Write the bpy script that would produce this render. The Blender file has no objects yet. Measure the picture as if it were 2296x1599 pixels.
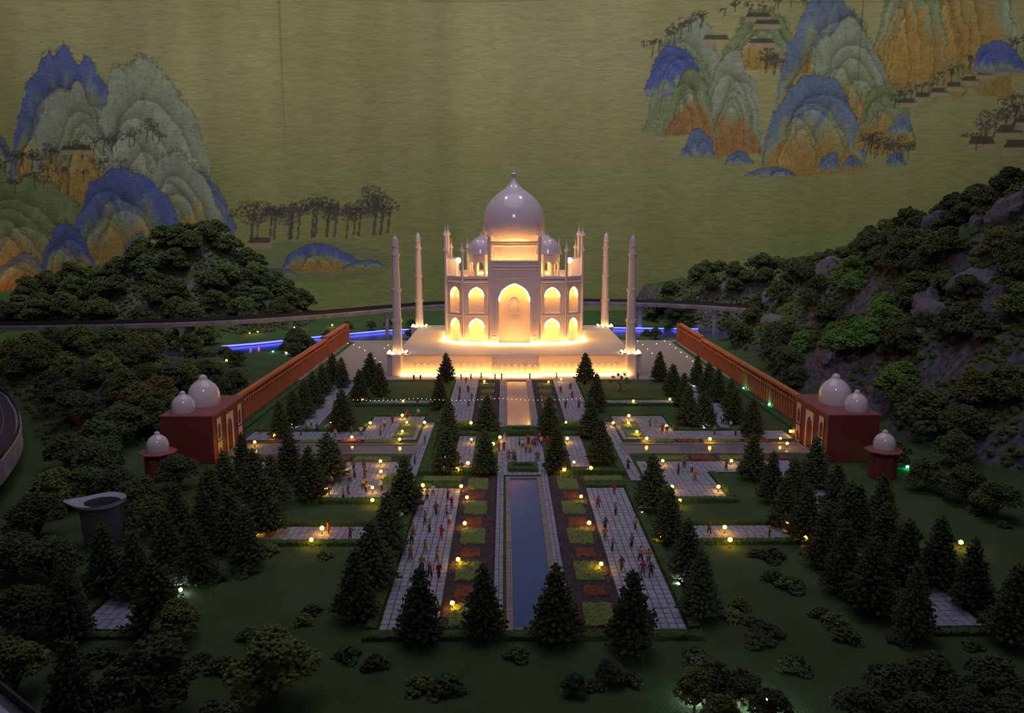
import bpy, bmesh, math, random
import numpy as np
from mathutils import Vector, Matrix

random.seed(7)
rng = np.random.default_rng(7)
scene = bpy.context.scene
COL = scene.collection

# ------------------------------------------------------------------ camera, light, exposure
# one unit is ten centimetres of the real model
FOC, IW, IH = 1800.0, 2296.0, 1599.0
CAM_H = 4.96
PITCH = math.atan((799.5 - 500.0) / FOC)
YAW = math.atan((1148 - 1132) * math.cos(PITCH) / FOC)
cam = bpy.data.cameras.new('camera')
cam_o = bpy.data.objects.new('camera', cam)
COL.objects.link(cam_o)
cam.sensor_width = 36.0
cam.sensor_fit = 'HORIZONTAL'
cam.lens = FOC / IW * 36.0
cam.clip_end = 400
cam_o.location = (0, 0, CAM_H)
cam_o.rotation_euler = (math.pi / 2 - PITCH, 0, -YAW)
scene.camera = cam_o

scene.view_settings.view_transform = 'Standard'
scene.view_settings.look = 'None'
scene.view_settings.exposure = 0.0
scene.view_settings.gamma = 1.0
scene.view_settings.use_curve_mapping = False

world = bpy.data.worlds.new('hall_ambience')
scene.world = world
world.use_nodes = True
bgn = world.node_tree.nodes['Background']
bgn.inputs[0].default_value = (0.56, 0.52, 0.78, 1)
bgn.inputs[1].default_value = 0.088


def lamp(name, kind, loc, target, power, color, size=1.0, spot=None, blend=0.6):
    l = bpy.data.lights.new(name, kind)
    l.energy = power
    l.color = color
    if kind == 'AREA':
        l.shape = 'DISK'
        l.size = size
    else:
        l.shadow_soft_size = size
    if kind == 'SPOT':
        l.spot_size = spot
        l.spot_blend = blend
    o = bpy.data.objects.new(name, l)
    COL.objects.link(o)
    o.location = loc
    d = Vector(target) - Vector(loc)
    o.rotation_euler = d.to_track_quat('-Z', 'Y').to_euler()
    return o


# the hall's ceiling lights: one broad panel over the model, spots behind the visitors, wall washers
lamp('ceiling_panel', 'AREA', (0, 22, 34), (0, 22, 0), 2900, (0.82, 0.74, 1.0), 30)
lamp('ceiling_spot', 'SPOT', (0.5, -4, 22), (0.3, 26, 3), 6500, (0.90, 0.80, 1.0), 0.9, math.radians(60), 0.9)
for wx in (-24, -8, 8, 24):
    lamp('wall_washer', 'SPOT', (wx, 33, 29), (wx, 46, 1), 7600, (0.98, 1.0, 0.84), 0.8, math.radians(95), 1.0)


# ------------------------------------------------------------------ projection helpers (used to survey places on the ground)
def ray(px, py):
    x = (px - IW / 2) / FOC
    y = -(py - IH / 2) / FOC
    d = (x, math.cos(PITCH) + y * math.sin(PITCH), -math.sin(PITCH) + y * math.cos(PITCH))
    c, s = math.cos(YAW), math.sin(YAW)
    return Vector((c * d[0] + s * d[1], -s * d[0] + c * d[1], d[2]))


def G(px, py, z=0.0):
    d = ray(px, py)
    t = (z - CAM_H) / d.z
    return Vector((d.x * t, d.y * t, z))


AX = 0.34          # the garden's long axis

# ------------------------------------------------------------------ materials
MATS = {}


def pm(name, col, rough=0.7, var=0.0, scale=20.0, bump=0.0, metal=0.0, spec=0.5, rnd=0.0, bscale=None, coat=0.0, col2=None):
    if name in MATS:
        return MATS[name]
    m = bpy.data.materials.new(name)
    m.use_nodes = True
    nt = m.node_tree
    b = nt.nodes['Principled BSDF']
    b.inputs['Base Color'].default_value = (*col, 1)
    b.inputs['Roughness'].default_value = rough
    b.inputs['Metallic'].default_value = metal
    b.inputs['Specular IOR Level'].default_value = spec
    if coat:
        b.inputs['Coat Weight'].default_value = coat
        b.inputs['Coat Roughness'].default_value = 0.08
    tc = nt.nodes.new('ShaderNodeTexCoord')
    out = None
    if var or col2:
        n = nt.nodes.new('ShaderNodeTexNoise')
        n.inputs['Scale'].default_value = scale
        n.inputs['Detail'].default_value = 5
        n.inputs['Roughness'].default_value = 0.65
        nt.links.new(tc.outputs['Object'], n.inputs['Vector'])
        mx = nt.nodes.new('ShaderNodeMix')
        mx.data_type = 'RGBA'
        rp = nt.nodes.new('ShaderNodeMapRange')
        rp.inputs[1].default_value = 0.3
        rp.inputs[2].default_value = 0.7
        nt.links.new(n.outputs['Fac'], rp.inputs[0])
        nt.links.new(rp.outputs[0], mx.inputs[0])
        c2 = col2 if col2 else tuple(min(1, c * (1 + var)) for c in col)
        c1 = col if col2 else tuple(c * (1 - var) for c in col)
        mx.inputs[6].default_value = (*c1, 1)
        mx.inputs[7].default_value = (*c2, 1)
        out = mx.outputs[2]
    if rnd:
        oi = nt.nodes.new('ShaderNodeObjectInfo')
        hs = nt.nodes.new('ShaderNodeHueSaturation')
        mr = nt.nodes.new('ShaderNodeMapRange')
        mr.inputs[3].default_value = 1 - rnd
        mr.inputs[4].default_value = 1 + rnd
        nt.links.new(oi.outputs['Random'], mr.inputs[0])
        nt.links.new(mr.outputs[0], hs.inputs['Value'])
        m2 = nt.nodes.new('ShaderNodeMath')
        m2.operation = 'MULTIPLY_ADD'
        m2.inputs[1].default_value = 0.05
        m2.inputs[2].default_value = 0.475
        nt.links.new(oi.outputs['Random'], m2.inputs[0])
        nt.links.new(m2.outputs[0], hs.inputs['Hue'])
        if out:
            nt.links.new(out, hs.inputs['Color'])
        else:
            hs.inputs['Color'].default_value = (*col, 1)
        out = hs.outputs[0]
    if out:
        nt.links.new(out, b.inputs['Base Color'])
    if bump:
        n2 = nt.nodes.new('ShaderNodeTexNoise')
        n2.inputs['Scale'].default_value = bscale or scale * 2
        n2.inputs['Detail'].default_value = 4
        nt.links.new(tc.outputs['Object'], n2.inputs['Vector'])
        bp = nt.nodes.new('ShaderNodeBump')
        bp.inputs['Strength'].default_value = bump
        bp.inputs['Distance'].default_value = 0.02
        nt.links.new(n2.outputs['Fac'], bp.inputs['Height'])
        nt.links.new(bp.outputs[0], b.inputs['Normal'])
    MATS[name] = m
    return m


def em(name, col, strength):
    if name in MATS:
        return MATS[name]
    m = bpy.data.materials.new(name)
    m.use_nodes = True
    nt = m.node_tree
    b = nt.nodes['Principled BSDF']
    b.inputs['Base Color'].default_value = (0.8, 0.8, 0.8, 1)
    b.inputs['Emission Color'].default_value = (*col, 1)
    b.inputs['Emission Strength'].default_value = strength
    MATS[name] = m
    return m


marble = pm('white_marble_resin', (0.72, 0.60, 0.57), 0.42, 0.05, 6, 0.05, bscale=60)
marble_gloss = pm('glazed_white_dome', (0.62, 0.53, 0.57), 0.16, 0.04, 5, 0.0, coat=0.2)
marble_tile = pm('ivory_terrace_stone', (0.55, 0.47, 0.40), 0.6, 0.10, 14, 0.1)
terrace_m = pm('sandy_terrace_paving', (0.30, 0.25, 0.225), 0.75, 0.2, 10, 0.15)
paver = pm('grey_paving_slab', (0.29, 0.30, 0.345), 0.75, 0.3, 9, 0.2, rnd=0.12)
paver_bed = pm('dark_paving_joint', (0.06, 0.055, 0.06), 0.95, 0.2, 20)
paver_pat = pm('grey_paving', (0.27, 0.28, 0.32), 0.75, 0.3, 9, 0.2)
kerb_m = pm('beige_kerb_stone', (0.24, 0.205, 0.175), 0.7, 0.2, 25, 0.15, rnd=0.10)
red_wall = pm('red_sandstone', (0.34, 0.095, 0.05), 0.6, 0.14, 8, 0.15)
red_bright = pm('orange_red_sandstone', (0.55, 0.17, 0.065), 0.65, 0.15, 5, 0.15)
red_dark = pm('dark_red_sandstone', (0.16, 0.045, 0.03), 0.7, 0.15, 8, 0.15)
maroon = pm('maroon_painted_wall', (0.17, 0.026, 0.022), 0.55, 0.15, 10, 0.1)
maroon_roof = pm('maroon_painted_roof', (0.26, 0.075, 0.072), 0.55, 0.12, 8, 0.1)
cream = pm('cream_painted_trim', (0.66, 0.55, 0.46), 0.6, 0.06, 20)
dome_ivory = pm('ivory_enamel_dome', (0.62, 0.57, 0.55), 0.12, 0.05, 14, coat=0.3)
concrete = pm('weathered_concrete', (0.36, 0.33, 0.35), 0.8, 0.35, 3, 0.3, bscale=14)
concrete_dk = pm('dark_concrete', (0.10, 0.10, 0.105), 0.85, 0.3, 5, 0.3)
track_dk = pm('dark_ballast', (0.045, 0.038, 0.040), 0.95, 0.4, 30, 0.5)
steel = pm('tarnished_steel_rail', (0.42, 0.36, 0.34), 0.35, 0.1, 30, 0, metal=0.9)
fence_m = pm('black_metal_fence', (0.03, 0.025, 0.025), 0.6)
rim_m = pm('chipped_grey_plaster', (0.34, 0.34, 0.40), 0.8, 0.2, 9, 0.3)
rock_m = pm('grey_rock', (0.12, 0.115, 0.125), 0.9, 0.35, 6, 0.6, rnd=0.15)
bark = pm('brown_bark', (0.10, 0.06, 0.035), 0.9, 0.3, 20, 0.3)
hedge_m = pm('clipped_green_hedge', (0.045, 0.105, 0.016), 0.85, 0.5, 60, 0.6, bscale=160)
bed_m = pm('yellow_green_bedding', (0.17, 0.23, 0.05), 0.9, 0.45, 55, 0.7, bscale=160)
redbed_m = pm('rust_red_bedding', (0.23, 0.075, 0.03), 0.9, 0.5, 55, 0.7, bscale=160)
purplebed_m = pm('dusky_heather_bedding', (0.085, 0.060, 0.062), 0.95, 0.55, 40, 0.8, bscale=130)
post_m = pm('dark_lamp_post', (0.05, 0.045, 0.04), 0.5)
pool_blue = pm('blue_pool_water', (0.034, 0.085, 0.26), 0.12, 0.06, 6, 0.03, bscale=8)
pool_pale_sheen = pm('pool_water_painted_sheen', (0.20, 0.185, 0.20), 0.10, 0.06, 6, 0.03, bscale=8)  # reflection of the bright building is put into this pale base colour
river_m = pm('dark_blue_river_water', (0.05, 0.055, 0.17), 0.18, 0.1, 3, 0.08, bscale=5)
fol_dark = pm('dark_evergreen_foliage', (0.062, 0.084, 0.024), 0.9, 0.5, 10, 0.5, rnd=0.28, bscale=90)
fol_mid = pm('mid_green_foliage', (0.068, 0.098, 0.022), 0.9, 0.5, 9, 0.5, rnd=0.35, bscale=80)
fol_lime = pm('bright_lime_foliage', (0.10, 0.21, 0.030), 0.9, 0.45, 9, 0.5, rnd=0.25, bscale=80)
fol_olive = pm('olive_yellow_foliage', (0.135, 0.150, 0.026), 0.9, 0.5, 9, 0.5, rnd=0.25, bscale=80)

warm_led = em('warm_white_led', (1.0, 0.47, 0.085), 28.0)
plinth_led = em('plinth_foot_led', (1.0, 0.47, 0.085), 22.0)
roof_led = em('roof_flood_led', (1.0, 0.50, 0.10), 85.0)
niche_led = em('warm_niche_led', (1.0, 0.56, 0.10), 21.0)
lamp_warm = em('amber_lamp_glow', (1.0, 0.44, 0.012), 55.0)
lamp_white = em('cool_white_glow', (0.75, 0.85, 1.0), 80.0)
lamp_green = em('green_glow', (0.02, 1.0, 0.32), 60.0)
lamp_bulb = em('pale_bulb_glow', (1.0, 0.60, 0.20), 22.0)
blue_led = em('blue_led_glow', (0.03, 0.04, 1.0), 7.0)
dot_led = em('tiny_dot_glow', (1.0, 0.72, 0.40), 2.6)


# ------------------------------------------------------------------ mesh helpers
class MB:
    def __init__(self):
        self.v, self.f, self.m = [], [], []

    def add(self, verts, faces, mat=0):
        o = len(self.v)
        self.v += [tuple(p) for p in verts]
        self.f += [tuple(i + o for i in f) for f in faces]
        self.m += [mat] * len(faces)
        return self

    def box(self, x0, x1, y0, y1, z0, z1, mat=0):
        v = [(x0, y0, z0), (x1, y0, z0), (x1, y1, z0), (x0, y1, z0), (x0, y0, z1), (x1, y0, z1), (x1, y1, z1), (x0, y1, z1)]
        return self.add(v, [(0, 3, 2, 1), (4, 5, 6, 7), (0, 1, 5, 4), (1, 2, 6, 5), (2, 3, 7, 6), (3, 0, 4, 7)], mat)

    def lathe(self, prof, c=(0, 0, 0), n=16, mat=0, rot=0.0, sx=1, sy=1):
        v, f = [], []
        for r, z in prof:
            for k in range(n):
                a = rot + 2 * math.pi * k / n
                v.append((c[0] + sx * r * math.cos(a), c[1] + sy * r * math.sin(a), c[2] + z))
        for i in range(len(prof) - 1):
            for k in range(n):
                a, b = i * n + k, i * n + (k + 1) % n
                f.append((a, b, b + n, a + n))
        f.append(tuple(range(n))[::-1])
        f.append(tuple(range((len(prof) - 1) * n, len(prof) * n)))
        return self.add(v, f, mat)

    def tube(self, pts, r, n=6, mat=0, closed=False):
        pts = [Vector(p) for p in pts]
        N = len(pts)
        v, f = [], []
        for i, p in enumerate(pts):
            if closed:
                t = pts[(i + 1) % N] - pts[i - 1]
            else:
                t = pts[min(i + 1, N - 1)] - pts[max(i - 1, 0)]
            t.normalize()
            up = Vector((0, 0, 1)) if abs(t.z) < 0.95 else Vector((0, 1, 0))
            a = t.cross(up).normalized()
            b = a.cross(t)
            rr = r[i] if isinstance(r, (list, tuple)) else r
            for k in range(n):
                th = 2 * math.pi * k / n
                v.append(p + rr * (math.cos(th) * a + math.sin(th) * b))
        for i in range(N if closed else N - 1):
            j = (i + 1) % N
            for k in range(n):
                f.append((i * n + k, i * n + (k + 1) % n, j * n + (k + 1) % n, j * n + k))
        if not closed:
            f.append(tuple(range(n))[::-1])
            f.append(tuple(range((N - 1) * n, N * n)))
        return self.add(v, f, mat)

    def prism(self, poly, z0, z1, mat=0):
        n = len(poly)
        v = [(x, y, z0) for x, y in poly] + [(x, y, z1) for x, y in poly]
        f = [tuple(range(n))[::-1], tuple(range(n, 2 * n))] + [(i, (i + 1) % n, n + (i + 1) % n, n + i) for i in range(n)]
        return self.add(v, f, mat)

    def sweep(self, pts, sect, mat=0, closed=False):
        """sweep a cross-section (side, up) along a level path"""
        pts = [Vector(p) for p in pts]
        N, n = len(pts), len(sect)
        v, f = [], []
        for i, p in enumerate(pts):
            t = pts[min(i + 1, N - 1)] - pts[max(i - 1, 0)]
            t.z = 0
            t.normalize()
            s = Vector((t.y, -t.x, 0))
            for a, b in sect:
                v.append(p + s * a + Vector((0, 0, b)))
        for i in range(N - 1):
            for k in range(n):
                f.append((i * n + k, i * n + (k + 1) % n, (i + 1) * n + (k + 1) % n, (i + 1) * n + k))
        f.append(tuple(range(n)))
        f.append(tuple(range((N - 1) * n, N * n))[::-1])
        return self.add(v, f, mat)

    def mesh(self, name, mats, smooth=False):
        me = bpy.data.meshes.new(name)
        me.from_pydata(self.v, [], self.f)
        for m in (mats if isinstance(mats, (list, tuple)) else [mats]):
            me.materials.append(m)
        me.polygons.foreach_set('material_index', self.m)
        if smooth:
            me.polygons.foreach_set('use_smooth', [True] * len(self.f))
        bm = bmesh.new()
        bm.from_mesh(me)
        bmesh.ops.recalc_face_normals(bm, faces=bm.faces)
        bm.to_mesh(me)
        bm.free()
        if smooth:
            me.set_sharp_from_angle(angle=math.radians(40))
        me.update()
        return me

    def build(self, name, mats, parent=None, smooth=False, loc=(0, 0, 0), rz=0.0):
        return put(self.mesh(name, mats, smooth), name, parent, loc, rz)


def put(me, name, parent=None, loc=(0, 0, 0), rz=0.0, sc=None):
    o = bpy.data.objects.new(name, me)
    COL.objects.link(o)
    o.location = loc
    o.rotation_euler = (0, 0, rz)
    if sc is not None:
        o.scale = sc if isinstance(sc, (tuple, list)) else (sc, sc, sc)
    if parent:
        o.parent = parent
    return o


def tag(o, label=None, cat=None, group=None, kind=None):
    if label:
        o['label'] = label
    if cat:
        o['category'] = cat
    if group:
        o['group'] = group
    if kind:
        o['kind'] = kind
    return o


def empty(name, loc=(0, 0, 0), rz=0.0):
    o = bpy.data.objects.new(name, None)
    o.empty_display_size = 0.1
    COL.objects.link(o)
    o.location = loc
    o.rotation_euler = (0, 0, rz)
    return o


def mesh_np(name, V, F, mats, midx=None, smooth=False):
    V = np.asarray(V, np.float32)
    F = np.asarray(F, np.int32)
    me = bpy.data.meshes.new(name)
    k = F.shape[1]
    me.vertices.add(len(V))
    me.vertices.foreach_set('co', V.ravel())
    me.loops.add(F.size)
    me.loops.foreach_set('vertex_index', F.ravel())
    me.polygons.add(len(F))
    me.polygons.foreach_set('loop_start', np.arange(len(F), dtype=np.int32) * k)
    if midx is not None:
        me.polygons.foreach_set('material_index', np.asarray(midx, np.int32))
    me.polygons.foreach_set('use_smooth', np.full(len(F), smooth))
    for m in (mats if isinstance(mats, (list, tuple)) else [mats]):
        me.materials.append(m)
    me.update(calc_edges=True)
    return me


# numbering words for labels that would otherwise repeat
ORD = ['', 'second ', 'third ', 'fourth ', 'fifth ', 'sixth ', 'seventh ', 'eighth ', 'ninth ', 'tenth ', 'eleventh ', 'twelfth ',
       'thirteenth ', 'fourteenth ', 'fifteenth ', 'sixteenth ', 'seventeenth ', 'eighteenth ', 'nineteenth ', 'twentieth ']
PENDING = {}


def later(o, base, key):
    PENDING.setdefault(base, []).append((key, o))


def finish_labels():
    for base, lst in PENDING.items():
        if len(lst) == 1:
            lst[0][1]['label'] = base
            continue
        lst.sort(key=lambda t: t[0])
        n = len(lst)
        for i, (k, o) in enumerate(lst):
            j = n - 1 - i
            if i < len(ORD) and i <= j:
                o['label'] = base + ', ' + (ORD[i] + 'from front' if i else 'nearest one')
            elif j < len(ORD):
                o['label'] = base + ', ' + (ORD[j] + 'from back' if j else 'farthest one')
            else:
                o['label'] = base


def place_of(x, y):
    u = x - AX
    side = 'left' if u < 0 else 'right'
    a = abs(u)
    if a < 2.05:
        if y < 15.3:
            return 'on %s front walkway' % side
        if y < 19.3:
            return 'in %s half of middle square' % side
        return 'on %s rear walkway' % side
    if a > 6.8:
        return 'outside %s red wall' % side
    if y > 24.8:
        return 'on terrace %s of plinth' % side
    if y > 21:
        return 'by %s rear lawn path' % side
    if y > 17.6:
        return 'in %s rear paved court' % side
    if y > 13.4:
        return 'in %s front paved court' % side
    if y > 11.4:
        return 'by %s front cross path' % side
    return 'on %s front lawn' % side


# ------------------------------------------------------------------ numpy noise
_RT = {}


def vnoise(x, y, seed=0, octv=4, rough=0.5):
    x = np.asarray(x, float)
    y = np.asarray(y, float)
    out = np.zeros(np.broadcast(x, y).shape)
    amp, tot = 1.0, 0.0
    for o in range(octv):
        if seed + o * 17 not in _RT:
            _RT[seed + o * 17] = np.random.default_rng(seed + o * 17).random((256, 256))
        r = _RT[seed + o * 17]
        xi = np.floor(x).astype(int)
        yi = np.floor(y).astype(int)
        fx = x - xi
        fy = y - yi
        fx = fx * fx * (3 - 2 * fx)
        fy = fy * fy * (3 - 2 * fy)
        a = r[yi & 255, xi & 255]
        b = r[yi & 255, (xi + 1) & 255]
        c = r[(yi + 1) & 255, xi & 255]
        d = r[(yi + 1) & 255, (xi + 1) & 255]
        out = out + amp * ((a * (1 - fx) + b * fx) * (1 - fy) + (c * (1 - fx) + d * fx) * fy)
        tot += amp
        amp *= rough
        x = x * 2.03 + 11.3
        y = y * 2.03 + 5.7
    return out / tot


def sstep(a, b, x):
    t = np.clip((x - a) / (b - a), 0, 1)
    return t * t * (3 - 2 * t)


# ------------------------------------------------------------------ terrain
RIV = [(-16, 29.6), (-12.8, 30.4), (-10.5, 31.9), (-8, 34.2), (-5.4, 36.2), (0, 37.3), (5, 37.0), (8, 36.6), (11, 36.2), (16, 36.0)]
RIV_X = np.array([p[0] for p in RIV], float)
RIV_Y = np.array([p[1] for p in RIV], float)


def river_y(x):
    return np.interp(x, RIV_X, RIV_Y)


def height(X, Y):
    X = np.asarray(X, float)
    Y = np.asarray(Y, float)
    n1 = vnoise(X * 0.45 + 40, Y * 0.45 + 40, 3, 4)
    n2 = vnoise(X * 1.5 + 40, Y * 1.5 + 40, 9, 3)
    # mountain on the right
    Xb = np.interp(Y, [8, 10, 14, 18, 21, 24, 28, 32, 35.5, 40, 46], [13.5, 12.0, 10.4, 9.5, 9.3, 8.7, 8.9, 9.3, 9.9, 7.6, 7.0])
    cap = np.interp(Y, [8, 12, 15, 20, 25, 28, 32, 38, 42, 46], [2.8, 5.2, 7.2, 7.6, 6.9, 5.0, 3.7, 2.8, 2.2, 1.8])
    s = np.maximum(0, X - Xb + (n1 - 0.5) * 1.6)
    raw = 1.15 * s + 0.25 * np.sin(X * 1.7 + Y) * np.minimum(s, 1)
    hr = cap * np.tanh(raw / cap * 1.12) + (n2 - 0.5) * 0.7 * np.minimum(s, 1)
    hr = np.maximum(hr, 0)
    # hill far left, behind the viaduct
    hl = 2.9 * np.exp(-((X + 15.8) / 3.6) ** 2 - ((Y - 40) / 3.6) ** 2) + 1.5 * np.exp(-((Y - 41) / 3.4) ** 2) * sstep(-9.5, -15, X)
    hl *= 0.8 + 0.45 * n1
    hl = hl * sstep(33.0, 36.5, Y)
    # mound left of the red wall
    hm = 1.15 * np.exp(-((X + 12.6) / 2.3) ** 2 - ((Y - 23.5) / 3.8) ** 2) * (0.7 + 0.6 * n1)
    hm = hm + 0.5 * np.exp(-((X + 9.8) / 1.4) ** 2 - ((Y - 20.0) / 2.2) ** 2) * sstep(-7.9, -8.9, X)
    # gentle roll in the front
    u = np.abs(X - AX)
    roll = 0.10 * (n1 - 0.45) * np.maximum(sstep(9.0, 7.8, Y), sstep(7.6, 9.0, u))
    h = hr + hl + hm + roll
    flat = (u < 7.6) & (Y > 8.7) & (Y < 34)
    h = np.where(flat, 0, h)
    dr = np.abs(Y - river_y(X))
    h = h * sstep(1.2, 3.0, dr) + -0.28 * (1 - sstep(1.35, 1.65, dr))
    return h - 0.012


def ground_z(x, y):
    return float(height(np.array([x]), np.array([y]))[0])


xs = np.arange(-34, 34.01, 0.2)
ys = np.arange(2.0, 46.01, 0.2)
XX, YY = np.meshgrid(xs, ys)
ZZ = height(XX, YY)
nx, ny = len(xs), len(ys)
idx = np.arange(nx * ny).reshape(ny, nx)
F = np.stack([idx[:-1, :-1], idx[:-1, 1:], idx[1:, 1:], idx[1:, :-1]], -1).reshape(-1, 4)
turf = bpy.data.materials.new('green_turf_and_rock')
turf.use_nodes = True
nt = turf.node_tree
b = nt.nodes['Principled BSDF']
b.inputs['Roughness'].default_value = 0.95
b.inputs['Specular IOR Level'].default_value = 0.15
tc = nt.nodes.new('ShaderNodeTexCoord')
n_a = nt.nodes.new('ShaderNodeTexNoise')
n_a.inputs['Scale'].default_value = 1.3
n_a.inputs['Detail'].default_value = 6
nt.links.new(tc.outputs['Object'], n_a.inputs['Vector'])
cr = nt.nodes.new('ShaderNodeValToRGB')
cr.color_ramp.elements[0].position = 0.3
cr.color_ramp.elements[0].color = (0.044, 0.080, 0.028, 1)
cr.color_ramp.elements[1].position = 0.72
cr.color_ramp.elements[1].color = (0.066, 0.112, 0.038, 1)
nt.links.new(n_a.outputs['Fac'], cr.inputs[0])
geo = nt.nodes.new('ShaderNodeNewGeometry')
sx = nt.nodes.new('ShaderNodeSeparateXYZ')
nt.links.new(geo.outputs['Normal'], sx.inputs[0])
n_b = nt.nodes.new('ShaderNodeTexNoise')
n_b.inputs['Scale'].default_value = 0.9
n_b.inputs['Detail'].default_value = 5
nt.links.new(tc.outputs['Object'], n_b.inputs['Vector'])
ad = nt.nodes.new('ShaderNodeMath')
ad.operation = 'MULTIPLY_ADD'
ad.inputs[1].default_value = -0.9
nt.links.new(n_b.outputs['Fac'], ad.inputs[0])
ad.inputs[2].default_value = 1.25
sb = nt.nodes.new('ShaderNodeMath')
sb.operation = 'SUBTRACT'
nt.links.new(ad.outputs[0], sb.inputs[0])
nt.links.new(sx.outputs['Z'], sb.inputs[1])
mr = nt.nodes.new('ShaderNodeMapRange')
mr.inputs[1].default_value = 0.0
mr.inputs[2].default_value = 0.12
nt.links.new(sb.outputs[0], mr.inputs[0])
n_c = nt.nodes.new('ShaderNodeTexNoise')
n_c.inputs['Scale'].default_value = 7
n_c.inputs['Detail'].default_value = 6
nt.links.new(tc.outputs['Object'], n_c.inputs['Vector'])
cr2 = nt.nodes.new('ShaderNodeValToRGB')
cr2.color_ramp.elements[0].position = 0.35
cr2.color_ramp.elements[0].color = (0.05, 0.048, 0.052, 1)
cr2.color_ramp.elements[1].position = 0.7
cr2.color_ramp.elements[1].color = (0.16, 0.15, 0.165, 1)
nt.links.new(n_c.outputs['Fac'], cr2.inputs[0])
mx = nt.nodes.new('ShaderNodeMix')
mx.data_type = 'RGBA'
nt.links.new(mr.outputs[0], mx.inputs[0])
nt.links.new(cr.outputs[0], mx.inputs[6])
nt.links.new(cr2.outputs[0], mx.inputs[7])
nt.links.new(mx.outputs[2], b.inputs['Base Color'])
n_d = nt.nodes.new('ShaderNodeTexNoise')
n_d.inputs['Scale'].default_value = 45
n_d.inputs['Detail'].default_value = 3
nt.links.new(tc.outputs['Object'], n_d.inputs['Vector'])
bp = nt.nodes.new('ShaderNodeBump')
bp.inputs['Strength'].default_value = 0.6
bp.inputs['Distance'].default_value = 0.03
nt.links.new(n_d.outputs['Fac'], bp.inputs['Height'])
nt.links.new(bp.outputs[0], b.inputs['Normal'])
ground = put(mesh_np('ground', np.stack([XX, YY, ZZ], -1).reshape(-1, 3), F, turf, smooth=True), 'ground')
tag(ground, 'green turf landscape with mountain, mounds and river bed', kind='structure')

# river water and its blue light lines
rx = np.linspace(-15.5, 15, 60)
mb = MB()
mb.v = []
for x in rx:
    y = float(river_y(x))
    mb.v += [(x, y - 1.75, -0.09), (x, y + 1.75, -0.09)]
mb.f = [(2 * i, 2 * i + 2, 2 * i + 3, 2 * i + 1) for i in range(len(rx) - 1)]
mb.m = [0] * len(mb.f)
tag(mb.build('river_water', river_m), 'dark blue river winding behind the white mausoleum', kind='structure')
for sgn, nm, lab in ((1.42, 'river_light_strip', 'blue glowing light strip along the far river bank'),):
    pts = [(x, float(river_y(x)) + sgn, -0.03) for x in np.linspace(-11.6, 9.2, 40)]
    tag(MB().tube(pts, 0.035 if sgn > 0 else 0.012, 6).build(nm, blue_led), lab, 'light strip')

# ------------------------------------------------------------------ back wall and mural
WALL_Y = 46.0
mb = MB().box(-50, 50, WALL_Y + 0.05, WALL_Y + 0.4, -2, 30)
tag(mb.build('wall_back', pm('dark_hall_wall', (0.06, 0.055, 0.05), 0.9, 0.1, 2)), kind='structure')


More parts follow.
